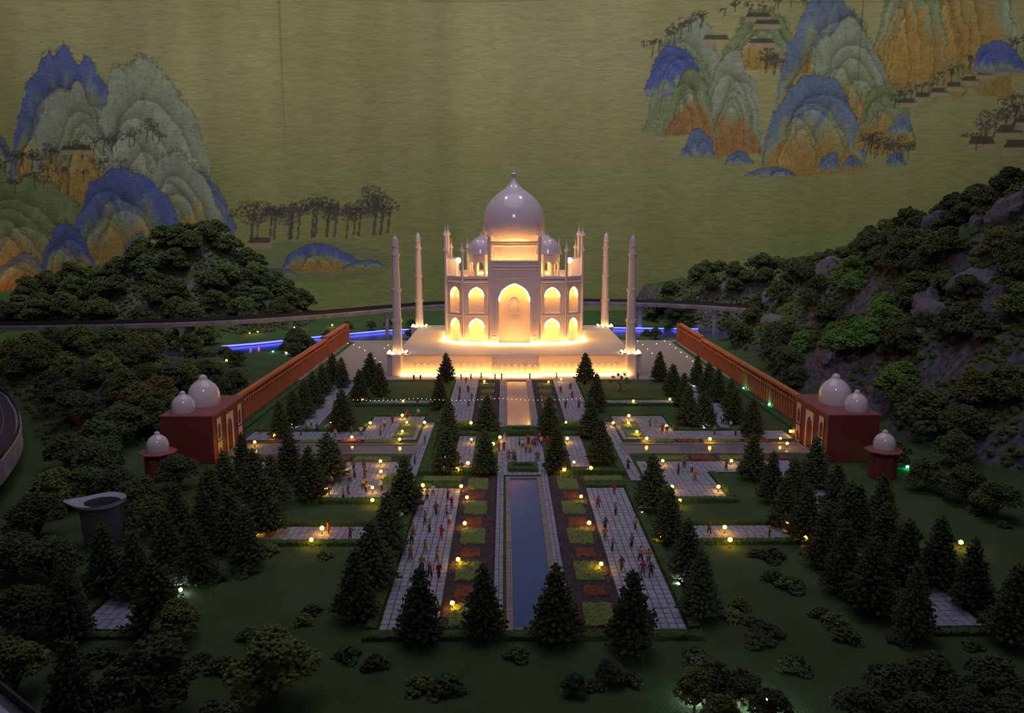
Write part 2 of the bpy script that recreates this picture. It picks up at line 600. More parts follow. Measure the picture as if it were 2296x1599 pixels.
def mural_colours(P, Q):
    """generic blue-green mountain landscape; P and Q are design units, Q growing downwards"""
    silk = np.array([0.285, 0.270, 0.112])
    silk_hi = np.array([0.335, 0.315, 0.165])
    silk_gr = np.array([0.215, 0.240, 0.080])
    t = vnoise(P / 260, Q / 200, 21, 4)[..., None]
    C = silk * (1 - t) + silk_hi * t
    gq = sstep(120, 560, Q)[..., None] * 0.75
    C = C * (1 - gq) + silk_gr * gq * (0.85 + 0.3 * t)
    band = vnoise(P / 55, Q / 2000, 31, 2)
    C *= (0.88 + 0.24 * band)[..., None]
    weave = vnoise(P / 30, Q / 4.0, 41, 3)
    C *= (0.90 + 0.20 * weave)[..., None]
    blue = np.array([0.095, 0.13, 0.37])
    azure = np.array([0.135, 0.185, 0.31])
    pale = np.array([0.30, 0.33, 0.245])
    green = np.array([0.205, 0.25, 0.115])
    ochre = np.array([0.35, 0.225, 0.065])
    rust = np.array([0.31, 0.17, 0.06])
    ink = np.array([0.045, 0.042, 0.035])

    pc, qc = P[0], Q[:, 0]
    full = (slice(0, len(qc)), slice(0, len(pc)))

    def win(p0, p1, q0, q1):
        i = np.where((pc >= p0) & (pc <= p1))[0]
        j = np.where((qc >= q0) & (qc <= q1))[0]
        if len(i) == 0 or len(j) == 0:
            return None
        return (slice(j[0], j[-1] + 1), slice(i[0], i[-1] + 1))

    def blend(mask, col, sl=full):
        m = np.clip(mask, 0, 1)[..., None]
        C[sl] = C[sl] * (1 - m) + col * m

    def mound(p0, base, w, h, top, low, skew=0.0, seed=0, split=0.5, flat=0.35, soft=0.16):
        sl = win(p0 - w * 1.5 - 40, p0 + w * 1.5 + 40, base - h * 1.2 - 6, base + h * 0.1 + 6)
        if sl is None:
            return
        P_, Q_ = P[sl], Q[sl]
        p = P_ + (vnoise(P_ / 38, Q_ / 38, 100 + seed, 4) - 0.5) * 26
        x = (p - p0) / w
        xs_ = np.where(x < 0, x / (1 - skew), x / (1 + skew))
        prof = np.clip(1 - np.abs(xs_) ** 2.2, 0, 1) ** 0.75
        qt = base - h * prof - (vnoise(P_ / 26, P_ * 0 + seed, 55, 3) - 0.5) * 0.16 * h
        bb = base + (vnoise(P_ / 30, P_ * 0 + 3, 77 + seed, 3) - 0.5) * 0.14 * h
        inside = (Q_ > qt) & (Q_ < bb) & (np.abs(xs_) < 1)
        t = np.clip((Q_ - qt) / np.maximum(bb - qt, 1), 0, 1)
        crease = vnoise((P_ + (Q_ - qt) * 0.35 * np.sign(xs_)) / 13, (Q_ - qt) / 70, 200 + seed, 4)
        ridge = np.abs(np.sin(crease * 18 + xs_ * 6)) ** 0.4
        a = sstep(split - soft * 1.6, split + soft * 1.6, t + (crease - 0.5) * 0.45)[..., None]
        mid = pale * 0.5 + green * 0.5
        col = np.where(a < 0.5, top * (1 - 2 * a) + mid * 2 * a, mid * (2 - 2 * a) + low * (2 * a - 1))
        col = col * (0.46 + 0.34 * ridge + 0.36 * crease)[..., None]
        shade = np.ones_like(xs_)
        rs = np.random.default_rng(500 + seed)
        for kk in range(5 if h > 90 else 2):
            sc_ = 0.30 + 0.13 * kk + 0.05 * rs.random()
            dx_ = rs.uniform(-0.55, 0.55) * (1 - sc_ * 0.6)
            pr = np.clip(1 - np.abs((xs_ - dx_) / sc_) ** 2.0, 0, 1) ** 0.8
            qk = base - h * (0.30 + 0.62 * sc_) * pr + h * 0.02
            dq = Q_ - qk
            on = pr > 0.02
            shade = shade * np.where(on & (dq < 0), 1 - 0.40 * np.exp(dq / (0.05 * h + 4)), 1.0)
            shade = shade * np.where(on & (dq >= 0), 1 + 0.22 * np.exp(-dq / (0.06 * h + 5)), 1.0)
        col = col * shade[..., None]
        m = inside.astype(float)
        edge = np.exp(-((Q_ - qt) / 3.2) ** 2) * m
        blend(m * 0.95, col, sl)
        fine = vnoise((P_ + (Q_ - qt) * 0.2) / 4.5, (Q_ - qt) / 22, 240 + seed, 3)
        blend(m * (fine < 0.33) * 0.20, ink * 2, sl)
        blend(edge * 0.55, ink, sl)
        fringe = np.exp(-((Q_ - qt + 4) / 5.0) ** 2) * (vnoise(P_ / 3.0, Q_ / 5.0, 260 + seed, 2) > 0.52) * (np.abs(xs_) < 0.75) * (h > 90)
        blend(fringe * 0.6, ink * 1.4, sl)

    def tree(p, q, h, seed=0, col=ink, dens=0.75):
        sl = win(p - h, p + h, q - h * 1.3, q + 2)
        if sl is None:
            return
        P_, Q_ = P[sl], Q[sl]
        blend(((np.abs(P_ - p - 0.12 * (q - Q_)) < max(1.3, h * 0.03)) & (Q_ < q) & (Q_ > q - h * 0.75)) * 0.8, col, sl)
        r = np.random.default_rng(seed)
        n = vnoise(P_ / 3.2, Q_ / 3.2, 300 + seed % 7, 2)
        for k in range(5):
            cx_, cy_ = p + r.normal(0, h * 0.20), q - h * (0.72 + r.normal(0, 0.10))
            d = ((P_ - cx_) / (h * 0.22)) ** 2 + ((Q_ - cy_) / (h * 0.12)) ** 2
            blend((d < 1) * (n > 0.47) * dens, col * 1.3, sl)

    def grove(p0, q0, p1, q1, n, h, seed):
        r = np.random.default_rng(seed)
        for k in range(n):
            f = (k + r.random()) / n
            tree(p0 + (p1 - p0) * f, q0 + (q1 - q0) * f + r.normal(0, 3), h * (0.7 + 0.6 * r.random()), seed * 50 + k, ink * (0.9 + r.random() * 0.8))

    def house(p, q, w, h):
        sl = win(p - w, p + w, q - h * 1.2, q + 2)
        if sl is None:
            return
        P_, Q_ = P[sl], Q[sl]
        blend(((np.abs(P_ - p) < w / 2) & (Q_ < q) & (Q_ > q - h * 0.55)) * 0.7, np.array([0.36, 0.27, 0.17]), sl)
        blend(((np.abs(P_ - p) < w / 2 - (q - h * 0.5 - Q_) * 0.5) & (Q_ < q - h * 0.5) & (Q_ > q - h)) * 0.85, ink * 1.2, sl)

    # left range
    mound(-60, 420, 120, 190, azure, green, 0, 1, 0.45)
    mound(170, 560, 165, 445, blue, ochre, 0.1, 2, 0.30)
    mound(330, 600, 165, 455, pale, ochre, 0.15, 3, 0.62)
    mound(180, 520, 110, 330, pale, ochre, 0.0, 4, 0.36)
    mound(450, 590, 95, 210, azure, blue, 0.0, 5, 0.6)
    mound(400, 600, 110, 255, pale, ochre, 0.1, 6, 0.42)
    grove(-10, 400, 380, 318, 22, 44, 5)
    house(190, 345, 70, 18)
    mound(60, 650, 190, 250, green, ochre, 0.1, 7, 0.55)
    mound(280, 640, 150, 262, blue, ochre, 0.1, 8, 0.42)
    grove(30, 430, 300, 385, 9, 40, 6)
    mound(150, 665, 70, 160, blue, rust, 0, 9, 0.45)
    mound(310, 660, 62, 135, azure, ochre, 0, 10, 0.4)
    mound(45, 680, 80, 110, azure, rust, 0, 11, 0.3)
    mound(495, 640, 45, 85, azure, ochre, 0, 12, 0.45)
    # low spit with trees and a stranded boat-shaped ridge
    blend(((((P - 690) / 190) ** 2 + ((Q - 590) / 48) ** 2) < 1) * 0.55, green * 0.75)
    grove(550, 545, 880, 525, 17, 88, 7)
    house(580, 560, 52, 26)
    mound(712, 612, 92, 64, blue, ochre, 0.1, 13, 0.5)
    mound(600, 625, 60, 22, azure, green, 0, 14, 0.6)
    mound(820, 606, 50, 22, azure, green, 0, 15, 0.6)
    # right range
    mound(2090, 215, 150, 420, pale, ochre, 0.1, 20, 0.30)
    mound(2010, 195, 85, 300, green, ochre, 0, 21, 0.35)
    mound(1540, 300, 100, 250, pale, green, -0.1, 22, 0.45)
    mound(1505, 215, 68, 110, blue, azure, 0, 23, 0.8)
    mound(1690, 160, 90, 130, green, ochre, 0, 24, 0.5)
    mound(1830, 330, 130, 340, azure, ochre, 0.1, 25, 0.34)
    mound(1870, 340, 120, 290, pale, ochre, 0.1, 26, 0.42)
    mound(1630, 345, 75, 220, pale, rust, 0, 27, 0.55)
    mound(1540, 308, 55, 150, green, rust, 0, 28, 0.4)
    mound(1800, 390, 120, 220, azure, ochre, 0.15, 29, 0.50)
    mound(1960, 330, 70, 140, green, ochre, 0.2, 30, 0.4)
    for k, (p, q, w, h) in enumerate(((1560, 350, 34, 62), (1655, 368, 30, 32), (1855, 378, 28, 40), (1905, 375, 22, 30), (2000, 370, 22, 32), (1725, 395, 60, 22), (1530, 352, 22, 24), (2005, 300, 24, 46))):
        mound(p, q, w, h, azure, azure * 0.9, 0, 40 + k, 0.9)
    grove(1450, 130, 1570, 60, 9, 40, 11)
    grove(1600, 45, 1840, 20, 12, 30, 12)
    grove(1690, 165, 1740, 170, 5, 42, 13)
    grove(1920, 340, 2030, 360, 12, 40, 14)
    for p, q in ((1590, 102), (1680, 56), (1690, 110), (1700, 70)):
        house(p, q, 56, 20)
    blend(np.clip(1 - np.abs(Q - (250 - (P - 1980) * 0.42)) / 42, 0, 1) * (P > 1970) * 0.7, green * 1.0)
    grove(1980, 245, 2300, 95, 26, 34, 15)
    for k in range(9):
        house(2020 + k * 33, 240 - k * 12, 40, 20)
    mound(2195, 165, 60, 75, blue, azure, 0.3, 60, 0.8)
    for k, (p, q) in enumerate(((2190, 338), (2250, 312), (2290, 290), (2270, 345))):
        house(p, q, 62, 34)
    grove(2170, 340, 2300, 250, 9, 60, 16)
    # fine vertical seams of the hung silk
    for sp in (648, 1905):
        blend(np.exp(-((P - sp) / 1.6) ** 2) * sstep(480, 60, Q) * 0.5, ink)
    blend(np.exp(-((Q - 10 - 3 * np.sin(P / 130)) / 1.8) ** 2) * 0.35, ink)
    return np.clip(C, 0.004, 1)


mxs = np.concatenate([np.linspace(-46, -31, 30)[:-1], np.linspace(-31, 31, 900), np.linspace(31, 46, 30)[1:]])
mzs = np.concatenate([np.linspace(-1.6, 17.4, 310), np.linspace(17.4, 24, 30)[1:]])
MX, MZ = np.meshgrid(mxs, mzs)
DP = 1132 + MX / 0.0252
DQ = 500 - (MZ - CAM_H) / 0.0243
cols = mural_colours(DP, DQ)
nx, nz = len(mxs), len(mzs)
idx = np.arange(nx * nz).reshape(nz, nx)
F = np.stack([idx[:-1, :-1], idx[:-1, 1:], idx[1:, 1:], idx[1:, :-1]], -1).reshape(-1, 4)
mural_mat = bpy.data.materials.new('painted_silk_mural')
mural_mat.use_nodes = True
nt = mural_mat.node_tree
b = nt.nodes['Principled BSDF']
b.inputs['Roughness'].default_value = 0.85
b.inputs['Specular IOR Level'].default_value = 0.2
va = nt.nodes.new('ShaderNodeVertexColor')
va.layer_name = 'paint'
tc = nt.nodes.new('ShaderNodeTexCoord')
mp = nt.nodes.new('ShaderNodeMapping')
mp.inputs['Scale'].default_value = (1.2, 1, 14)
nt.links.new(tc.outputs['Object'], mp.inputs[0])
nn = nt.nodes.new('ShaderNodeTexNoise')
nn.inputs['Scale'].default_value = 1.6
nn.inputs['Detail'].default_value = 5
nt.links.new(mp.outputs[0], nn.inputs['Vector'])
mr = nt.nodes.new('ShaderNodeMapRange')
mr.inputs[1].default_value = 0.25
mr.inputs[2].default_value = 0.75
mr.inputs[3].default_value = 0.78
mr.inputs[4].default_value = 1.18
nt.links.new(nn.outputs['Fac'], mr.inputs[0])
mm = nt.nodes.new('ShaderNodeVectorMath')
mm.operation = 'SCALE'
nt.links.new(va.outputs['Color'], mm.inputs[0])
nt.links.new(mr.outputs[0], mm.inputs['Scale'])
nt.links.new(mm.outputs[0], b.inputs['Base Color'])
V = np.stack([MX, np.full_like(MX, WALL_Y), MZ], -1).reshape(-1, 3)
me = mesh_np('mural', V, F[:, ::1], mural_mat)
ca = me.color_attributes.new('paint', 'FLOAT_COLOR', 'POINT')
rgba = np.ones((len(V), 4), np.float32)
rgba[:, :3] = cols.reshape(-1, 3)
ca.data.foreach_set('color', rgba.ravel())
mural = put(me, 'mural')
tag(mural, 'huge painted mural of blue and ochre mountains on olive silk', 'mural')

# ------------------------------------------------------------------ terrace and plinth
TZ = 0.72                    # plinth top
mb = MB().box(AX - 7.0, AX + 7.0, 25.22, 33.9, -0.1, 0.02)
tag(mb.build('terrace_floor', terrace_m), 'sandy stone terrace floor around the white plinth', kind='structure')

plinth = tag(empty('plinth', (AX, 29.7, 0.02)), 'white marble plinth with blind arches carrying the mausoleum', 'plinth')
PO = Vector((AX, 29.7, 0.02))


def rel(x, y, z=0.0):
    return (x - 0, y - 29.7, z - 0.02)


MB().box(-3.86, 3.86, -3.75, 3.75, 0, TZ - 0.07).build('plinth_body', marble, plinth)
MB().box(-3.90, 3.90, -3.79, 3.79, TZ - 0.07, TZ - 0.02).build('plinth_paving', marble_tile, plinth)
MB().box(-0.76, 0.76, -3.98, -3.76, 0, TZ - 0.04).build('stair_block', marble, plinth)
MB().box(-3.9, 3.9, -3.83, -3.79, TZ - 0.05, TZ - 0.021).build('front_moulding', marble, plinth)


def arch_pts(w, spring, rise, n=7):
    pts = []
    for i in range(2 * n + 1):
        t = i / n - 1
        a = abs(t)
        pts.append((t * w / 2, spring + rise * (0.72 * math.sqrt(max(0, 1 - a * a)) + 0.28 * (1 - a))))
    return pts


# each blind arch is a raised outline on the plinth's face
mb = MB()
ap = [(-0.085, 0.0)] + [(x, z) for x, z in ((-0.085, 0.30), (0.0, 0.40), (0.085, 0.30))] + [(0.085, 0.0)]
mb.tube([(x, 0, z) for x, z in ap], 0.013, 4)
ba = mb.mesh('blind_arch', marble)
k = 0
x = -3.40
while x < 3.45:
    if abs(x) > 0.84:
        put(ba, 'blind_arch', plinth, (x, -3.752, 0.03))
    x += 0.215
for i in range(7):
    put(ba, 'blind_arch', plinth, (-0.645 + i * 0.215, -3.982, 0.03))
# glowing light rope at the plinth foot, one length on each side of the stair block and one in front of it
for x0, x1, yy in ((-3.75, -0.80, -3.90), (0.80, 3.75, -3.90), (-0.86, 0.86, -4.10)):
    MB().tube([(x0, yy, 0.045), ((x0 + x1) / 2, yy, 0.045), (x1, yy, 0.045)], 0.042, 8).build('foot_light_rope', plinth_led, plinth)

# ------------------------------------------------------------------ minarets
for sx_, sy_, nm in ((-1, -1, 'front left'), (1, -1, 'front right'), (-1, 1, 'rear left'), (1, 1, 'rear right')):
    mx_, my_ = AX - 0.04 + sx_ * 3.85, 26.22 if sy_ < 0 else 33.15
    MB().lathe([(0.36, 0), (0.36, TZ - 0.08), (0.39, TZ - 0.07), (0.39, TZ - 0.02)], (mx_ - AX, my_ - 29.7, 0), 8, rot=math.pi / 8).build('corner_bastion', marble, plinth)
    r = tag(empty('minaret', (mx_, my_, 0.0)), 'slender white minaret with three balconies at the %s plinth corner' % nm, 'minaret', 'minarets at the plinth corners')
    MB().lathe([(0.24, TZ), (0.24, TZ + 0.03), (0.2, TZ + 0.05)], n=8, rot=math.pi / 8).build('minaret_base', marble, r)
    sh = MB().lathe([(0.185, TZ), (0.17, TZ + 0.06), (0.165, TZ + 0.10), (0.148, 1.75), (0.132, 2.75), (0.112, 3.9), (0.10, 4.20)], n=16)
    sh.build('shaft', marble, r, True)
    for bz, br in ((1.80, 0.155), (2.80, 0.138), (3.94, 0.122)):
        MB().lathe([(br - 0.02, bz - 0.09), (br + 0.028, bz - 0.02), (br + 0.034, bz), (br + 0.034, bz + 0.035), (br - 0.02, bz + 0.04)], n=16).build('balcony', marble, r, True)
    MB().lathe([(0.115, 4.18), (0.120, 4.21), (0.108, 4.24), (0.104, 4.38), (0.085, 4.46), (0.05, 4.52), (0.02, 4.545), (0.008, 4.60), (0.001, 4.62)], n=16).build('cupola', marble_gloss, r, True)
    for k in range(8):
        a = math.pi * 2 * (k + 0.5) / 8
        if sy_ > 0 and math.sin(a) > 0.5:
            continue
        MB().lathe([(0.005, -0.045), (0.036, -0.022), (0.045, 0), (0.036, 0.022), (0.005, 0.045)], (0, 0, 0), 8).build('lamp_bulb', lamp_bulb, r, True, (0.30 * math.cos(a), 0.30 * math.sin(a), TZ + 0.04))

# ------------------------------------------------------------------ mausoleum
MC = Vector((AX - 0.01, 30.4, TZ))
maus = tag(empty('mausoleum', MC), 'white domed mausoleum model glowing with warm light in the centre', 'building')
BX, BY, CH = 2.43, 2.10, 0.62           # half sizes and corner chamfer
ZR = 2.28                                # roof above plinth top (z 3.0)


def wall_panel(w, h, openings, depth, O, U, N, z0=0.0, nseg=7):
    """vertical panel pierced by a stack of arched niches; O centre of its foot, U along, N outward"""
    mb = MB()
    O, U, N = Vector(O), Vector(U), Vector(N)

    def P(x, z, d=0.0):
        return O + U * x + N * (-d) + Vector((0, 0, z))

    def quad(a, b_, c, d, m=0):
        mb.add([a, b_, c, d], [(0, 1, 2, 3)], m)
    ow = openings[0][1]
    quad(P(-w / 2, z0), P(-ow / 2, z0), P(-ow / 2, h), P(-w / 2, h))
    quad(P(ow / 2, z0), P(w / 2, z0), P(w / 2, h), P(ow / 2, h))
    zc = z0
    ops = sorted(openings)
    for i, (base, ow_, spring, rise) in enumerate(ops):
        if base > zc + 1e-4:
            quad(P(-ow / 2, zc), P(ow / 2, zc), P(ow / 2, base), P(-ow / 2, base))
        top = ops[i + 1][0] if i + 1 < len(ops) else h
        pts = arch_pts(ow_, spring, rise, nseg)
        for (x0, y0), (x1, y1) in zip(pts[:-1], pts[1:]):
            quad(P(x0, y0), P(x1, y1), P(x1, top), P(x0, top))
            quad(P(x0, y0), P(x1, y1), P(x1, y1, depth), P(x0, y0, depth))
            quad(P(x0, base, depth), P(x1, base, depth), P(x1, y1, depth), P(x0, y0, depth))
        for sgn in (-1, 1):
            quad(P(sgn * ow_ / 2, base), P(sgn * ow_ / 2, spring), P(sgn * ow_ / 2, spring, depth), P(sgn * ow_ / 2, base, depth))
        quad(P(-ow_ / 2, base), P(ow_ / 2, base), P(ow_ / 2, base, depth), P(-ow_ / 2, base, depth))
        zc = top
    return mb


def arch_led(parent, ow, spring, rise, O, U, N, r=0.026, inset=0.07, low=0.06):
    O, U, N = Vector(O), Vector(U), Vector(N)
    pts = arch_pts(ow - 0.05, spring - 0.03, rise, 6)
    pts = [(pts[0][0], pts[0][1] - low)] + pts + [(pts[-1][0], pts[-1][1] - low)]
    MB().tube([O + U * x - N * inset + Vector((0, 0, z)) for x, z in pts], r, 6).build('niche_light', niche_led, parent)


OPS = [(0.03, 0.55, 0.65, 0.25), (1.08, 0.55, 1.75, 0.26)]


def bay(O, U, N, w, ow, lit=True):
    ops = [(b_, ow, s_, r_) for b_, _, s_, r_ in OPS]
    p = wall_panel(w, ZR, ops, 0.30, O, U, N).build('wall_bay', marble, maus)
    O, U, N = Vector(O), Vector(U), Vector(N)
    # raised frame lines around the two storeys
    mb = MB()
    for z in (0.99, 2.12):
        a = O + U * (-w / 2 + 0.02) + N * 0.012
        b_ = O + U * (w / 2 - 0.02) + N * 0.012
        mb.tube([a + Vector((0, 0, z)), b_ + Vector((0, 0, z))], 0.014, 4)
    for sg in (-1, 1):
        a = O + U * (sg * (w / 2 - 0.05)) + N * 0.012
        mb.tube([a, a + Vector((0, 0, 2.12))], 0.014, 4)
    mb.build('bay_moulding', marble, p)
    # parapet band
    a = O + U * (-w / 2)
    b_ = O + U * (w / 2)
    mb = MB()
    mb.tube([a + Vector((0, 0, ZR - 0.10)) + N * 0.02, b_ + Vector((0, 0, ZR - 0.10)) + N * 0.02], 0.03, 4)
    A, B = a + N * 0.0, b_ + N * 0.0
    t = 0.05
    vs = [A, B, B - N * t, A - N * t]
    vs = [v + Vector((0, 0, ZR - 0.02)) for v in vs] + [v + Vector((0, 0, ZR + 0.10)) for v in vs]
    mb.add(vs, [(0, 1, 2, 3), (4, 5, 6, 7), (0, 1, 5, 4), (1, 2, 6, 5), (2, 3, 7, 6), (3, 0, 4, 7)])
    mb.build('parapet', marble, maus)
    if lit:
        for b2, ow2, s2, r2 in ops:
            arch_led(maus, ow2, s2, r2, O, U, N)


def pinnacle(x, y, top, r=0.055, z0=0.0, col=None):
    mb = MB()
    c = top - 0.44
    mb.lathe([(r * 1.15, z0), (r, z0 + 0.04), (r, c - 0.04), (r * 1.9, c), (r * 1.6, c + 0.03), (r * 1.0, c + 0.08), (r * 0.75, c + 0.13), (r * 0.35, c + 0.17),
              (r * 0.55, c + 0.20), (r * 0.25, c + 0.24), (r * 0.32, c + 0.29), (r * 0.12, c + 0.34), (0.002, c + 0.44)], (x, y, 0), 8)
    return mb.build('pinnacle', marble, maus, True)


IW2, IP = 0.875, 0.30                    # iwan half width, projection
for face in range(4):
    # outward normal, along
    N = [Vector((0, -1, 0)), Vector((1, 0, 0)), Vector((0, 1, 0)), Vector((-1, 0, 0))][face]
    U = Vector((-N.y, N.x, 0))
    half, out = (BX, BY) if face in (0, 2) else (BY, BX)
    iw = IW2 if face in (0, 2) else 0.72
    st = half - CH                         # half length of the straight face
    lit = True
    front = N * out
    bw = st - iw
    for sg in (-1, 1):
        bay(front + U * sg * (iw + bw / 2), U, N, bw, min(0.55, bw * 0.6), lit and face != 2)
    # chamfer going to the next face
    c0 = front + U * st
    N2 = [Vector((1, 0, 0)), Vector((0, 1, 0)), Vector((-1, 0, 0)), Vector((0, -1, 0))][face]
    half2 = (BY if face in (0, 2) else BX)
    c1 = N2 * (BX if face in (0, 2) else BY) + (-N2.cross(Vector((0, 0, 1)))) * 0
    # the neighbour face's end nearest to this one
    c1 = N2 * (BX if face in (0, 2) else BY) + N * (half2 - CH)
    Uc = (c1 - c0)
    wl = Uc.length
    Uc.normalize()
    Nc = Vector((Uc.y, -Uc.x, 0))
    if Nc.dot(N + N2) < 0:
        Nc = -Nc
    bay((c0 + c1) / 2, Uc, Nc, wl, 0.50, lit and face in (0, 3))
    for cc in (c0, c1):
        pinnacle(cc.x + N.x * 0.02 + N2.x * 0.02, cc.y + N.y * 0.02 + N2.y * 0.02, 3.72, 0.050)
    # great portal
    ih = 2.94
    ow = 1.10 if face in (0, 2) else 0.95
    ip = IP if face in (0, 2) else 0.08
    O = N * (out + ip)
    wall_panel(2 * iw, ih, [(0.03, ow, 1.66, 0.50)], 0.46, O, U, N).build('portal_wall', marble, maus)
    mb = MB()
    for sg in (-1, 1):
        a = O + U * sg * iw
        b_ = N * (out - 0.32) + U * sg * iw
        mb.add([a, b_, b_ + Vector((0, 0, ih)), a + Vector((0, 0, ih))], [(0, 1, 2, 3)])
    a, b_ = N * (out - 0.32) - U * iw, N * (out - 0.32) + U * iw
    mb.add([a, b_, b_ + Vector((0, 0, ih)), a + Vector((0, 0, ih))], [(0, 1, 2, 3)])
    a2, b2 = O - U * iw, O + U * iw
    h_ = Vector((0, 0, ih))
    mb.add([a + h_, b_ + h_, b2 + h_, a2 + h_], [(0, 1, 2, 3)])
    mb.build('portal_block', marble, maus)
    mb = MB()
    for z, rr in ((2.66, 0.022), (2.76, 0.03), (ih - 0.01, 0.028)):
        mb.tube([O - U * iw + N * 0.012 + Vector((0, 0, z)), O + U * iw + N * 0.012 + Vector((0, 0, z))], rr, 4)
    mb.tube([O - U * 0.72 * iw + N * 0.008 + Vector((0, 0, z)) for z in (0.02, 2.33)], 0.010, 4)
    mb.tube([O + U * 0.72 * iw + N * 0.008 + Vector((0, 0, z)) for z in (0.02, 2.33)], 0.010, 4)
    mb.tube([O + U * q * 0.72 * iw + N * 0.008 + Vector((0, 0, 2.33)) for q in (-1, 1)], 0.010, 4)
    mb.build('portal_moulding', marble, maus)
    for sg in (-1, 1):
        p = O + U * sg * (iw + 0.0)
        pinnacle(p.x, p.y, 4.25, 0.058)
    if face != 2:
        arch_led(maus, ow, 1.66, 0.50, O, U, N, 0.030, 0.10, 0.10)
    if face == 0:
        # small blind window and sill inside the portal, vents at its feet
        q = O - N * 0.395
        mb = wall_panel(0.44, 1.72, [(1.08, 0.34, 1.52, 0.13)], 0.05, (q.x, q.y, 0), U, N, 1.05)
        mb.build('inner_window', marble, maus)
        MB().box(-0.17, 0.17, q.y - 0.035, q.y, 1.03, 1.06).build('window_sill', marble, maus)
        for sg in (-1, 1):
            for z in (0.18, 0.31):
                MB().box(sg * 0.72 - 0.075, sg * 0.72 + 0.075, O.y - 0.006, O.y + 0.01, z, z + 0.014).build('vent_slot', red_dark, maus)

# roof slab
c = CH
poly = [(BX - c, -BY), (BX, -BY + c), (BX, BY - c), (BX - c, BY), (-BX + c, BY), (-BX, BY - c), (-BX, -BY + c), (-BX + c, -BY)]
poly = [(x * 0.985, y * 0.985) for x, y in poly]
MB().prism(poly, ZR - 0.06, ZR).build('roof_slab', marble, maus)
# drum, dome, finial
MB().lathe([(0.93, ZR - 0.02), (0.93, ZR + 1.10), (0.96, ZR + 1.13), (0.96, ZR + 1.17), (0.93, ZR + 1.20), (0.95, ZR + 1.24), (0.91, ZR + 1.27)], n=48).build('drum', marble, maus, True)
z0 = -TZ
MB().lathe([(0.90, 4.26 + z0), (0.96, 4.30 + z0), (1.06, 4.42 + z0), (1.14, 4.60 + z0), (1.185, 4.85 + z0), (1.175, 5.10 + z0), (1.10, 5.38 + z0), (0.98, 5.64 + z0), (0.83, 5.83 + z0), (0.68, 5.97 + z0),
            (0.52, 6.09 + z0), (0.36, 6.20 + z0), (0.23, 6.32 + z0), (0.14, 6.44 + z0), (0.075, 6.56 + z0), (0.05, 6.62 + z0)], n=64).build('great_dome', marble_gloss, maus, True)
MB().lathe([(0.055, 6.58 + z0), (0.045, 6.66 + z0), (0.10, 6.70 + z0), (0.115, 6.74 + z0), (0.06, 6.79 + z0), (0.03, 6.82 + z0), (0.05, 6.86 + z0), (0.022, 6.90 + z0), (0.032, 6.95 + z0), (0.012, 7.0 + z0), (0.002, 7.12 + z0)], n=16).build('finial', marble_gloss, maus, True)
# four corner kiosks on the roof
for sx_ in (-1, 1):
    for sy_ in (-1, 1):
        kc = Vector((sx_ * 1.22, sy_ * 1.12, ZR))
        R = 0.46
        kb = None
        mb = MB()
        mb.lathe([(R * 1.02, 0), (R * 1.02, 0.10)], kc, 8, rot=math.pi / 8)
        kb = mb.build('kiosk_base', marble, maus)
        for k in range(8):
            a = math.pi * 2 * k / 8
            N = Vector((math.cos(a), math.sin(a), 0))
            U = Vector((-N.y, N.x, 0))
            ap_ = R * math.cos(math.pi / 8)
            sw = 2 * R * math.sin(math.pi / 8)
            O = kc + N * ap_ + Vector((0, 0, 0.10))
            mb = MB()
            aw = sw * 0.70
            H = 0.74

            def PP(x, z, d=0.0):
                return O + U * x - N * d + Vector((0, 0, z))
            for d in (0.0, 0.045):
                for sg in (-1, 1):
                    mb.add([PP(sg * aw / 2, 0, d), PP(sg * sw / 2, 0, d), PP(sg * sw / 2, H, d), PP(sg * aw / 2, H, d)], [(0, 1, 2, 3)])
                pts = arch_pts(aw, 0.34, 0.15, 4)
                for (x0, y0), (x1, y1) in zip(pts[:-1], pts[1:]):
                    mb.add([PP(x0, y0, d), PP(x1, y1, d), PP(x1, H, d), PP(x0, H, d)], [(0, 1, 2, 3)])
            for (x0, y0), (x1, y1) in zip(pts[:-1], pts[1:]):
                mb.add([PP(x0, y0, 0), PP(x1, y1, 0), PP(x1, y1, 0.045), PP(x0, y0, 0.045)], [(0, 1, 2, 3)])
            for sg in (-1, 1):
                mb.add([PP(sg * aw / 2, 0), PP(sg * aw / 2, 0.34), PP(sg * aw / 2, 0.34, 0.045), PP(sg * aw / 2, 0, 0.045)], [(0, 1, 2, 3)])
            mb.build('kiosk_arch', marble, kb)
        MB().lathe([(R * 0.96, 0.84), (R * 1.13, 0.85), (R * 1.10, 0.88), (R * 1.06, 0.97), (R * 0.98, 1.10), (R * 0.84, 1.22), (R * 0.62, 1.33), (R * 0.38, 1.41), (R * 0.20, 1.46), (R * 0.10, 1.50)], kc, 24).build('kiosk_dome', marble_gloss, kb, True)
        MB().lathe([(0.05, 1.48), (0.06, 1.51), (0.02, 1.54), (0.03, 1.57), (0.004, 1.64)], kc, 8).build('kiosk_finial', marble_gloss, kb, True)
        MB().lathe([(0.005, 0.0), (0.04, 0.02), (0.05, 0.05), (0.04, 0.09), (0.005, 0.11)], kc + Vector((0, 0, 0.60)), 8).build('kiosk_lamp', roof_led, kb, True)
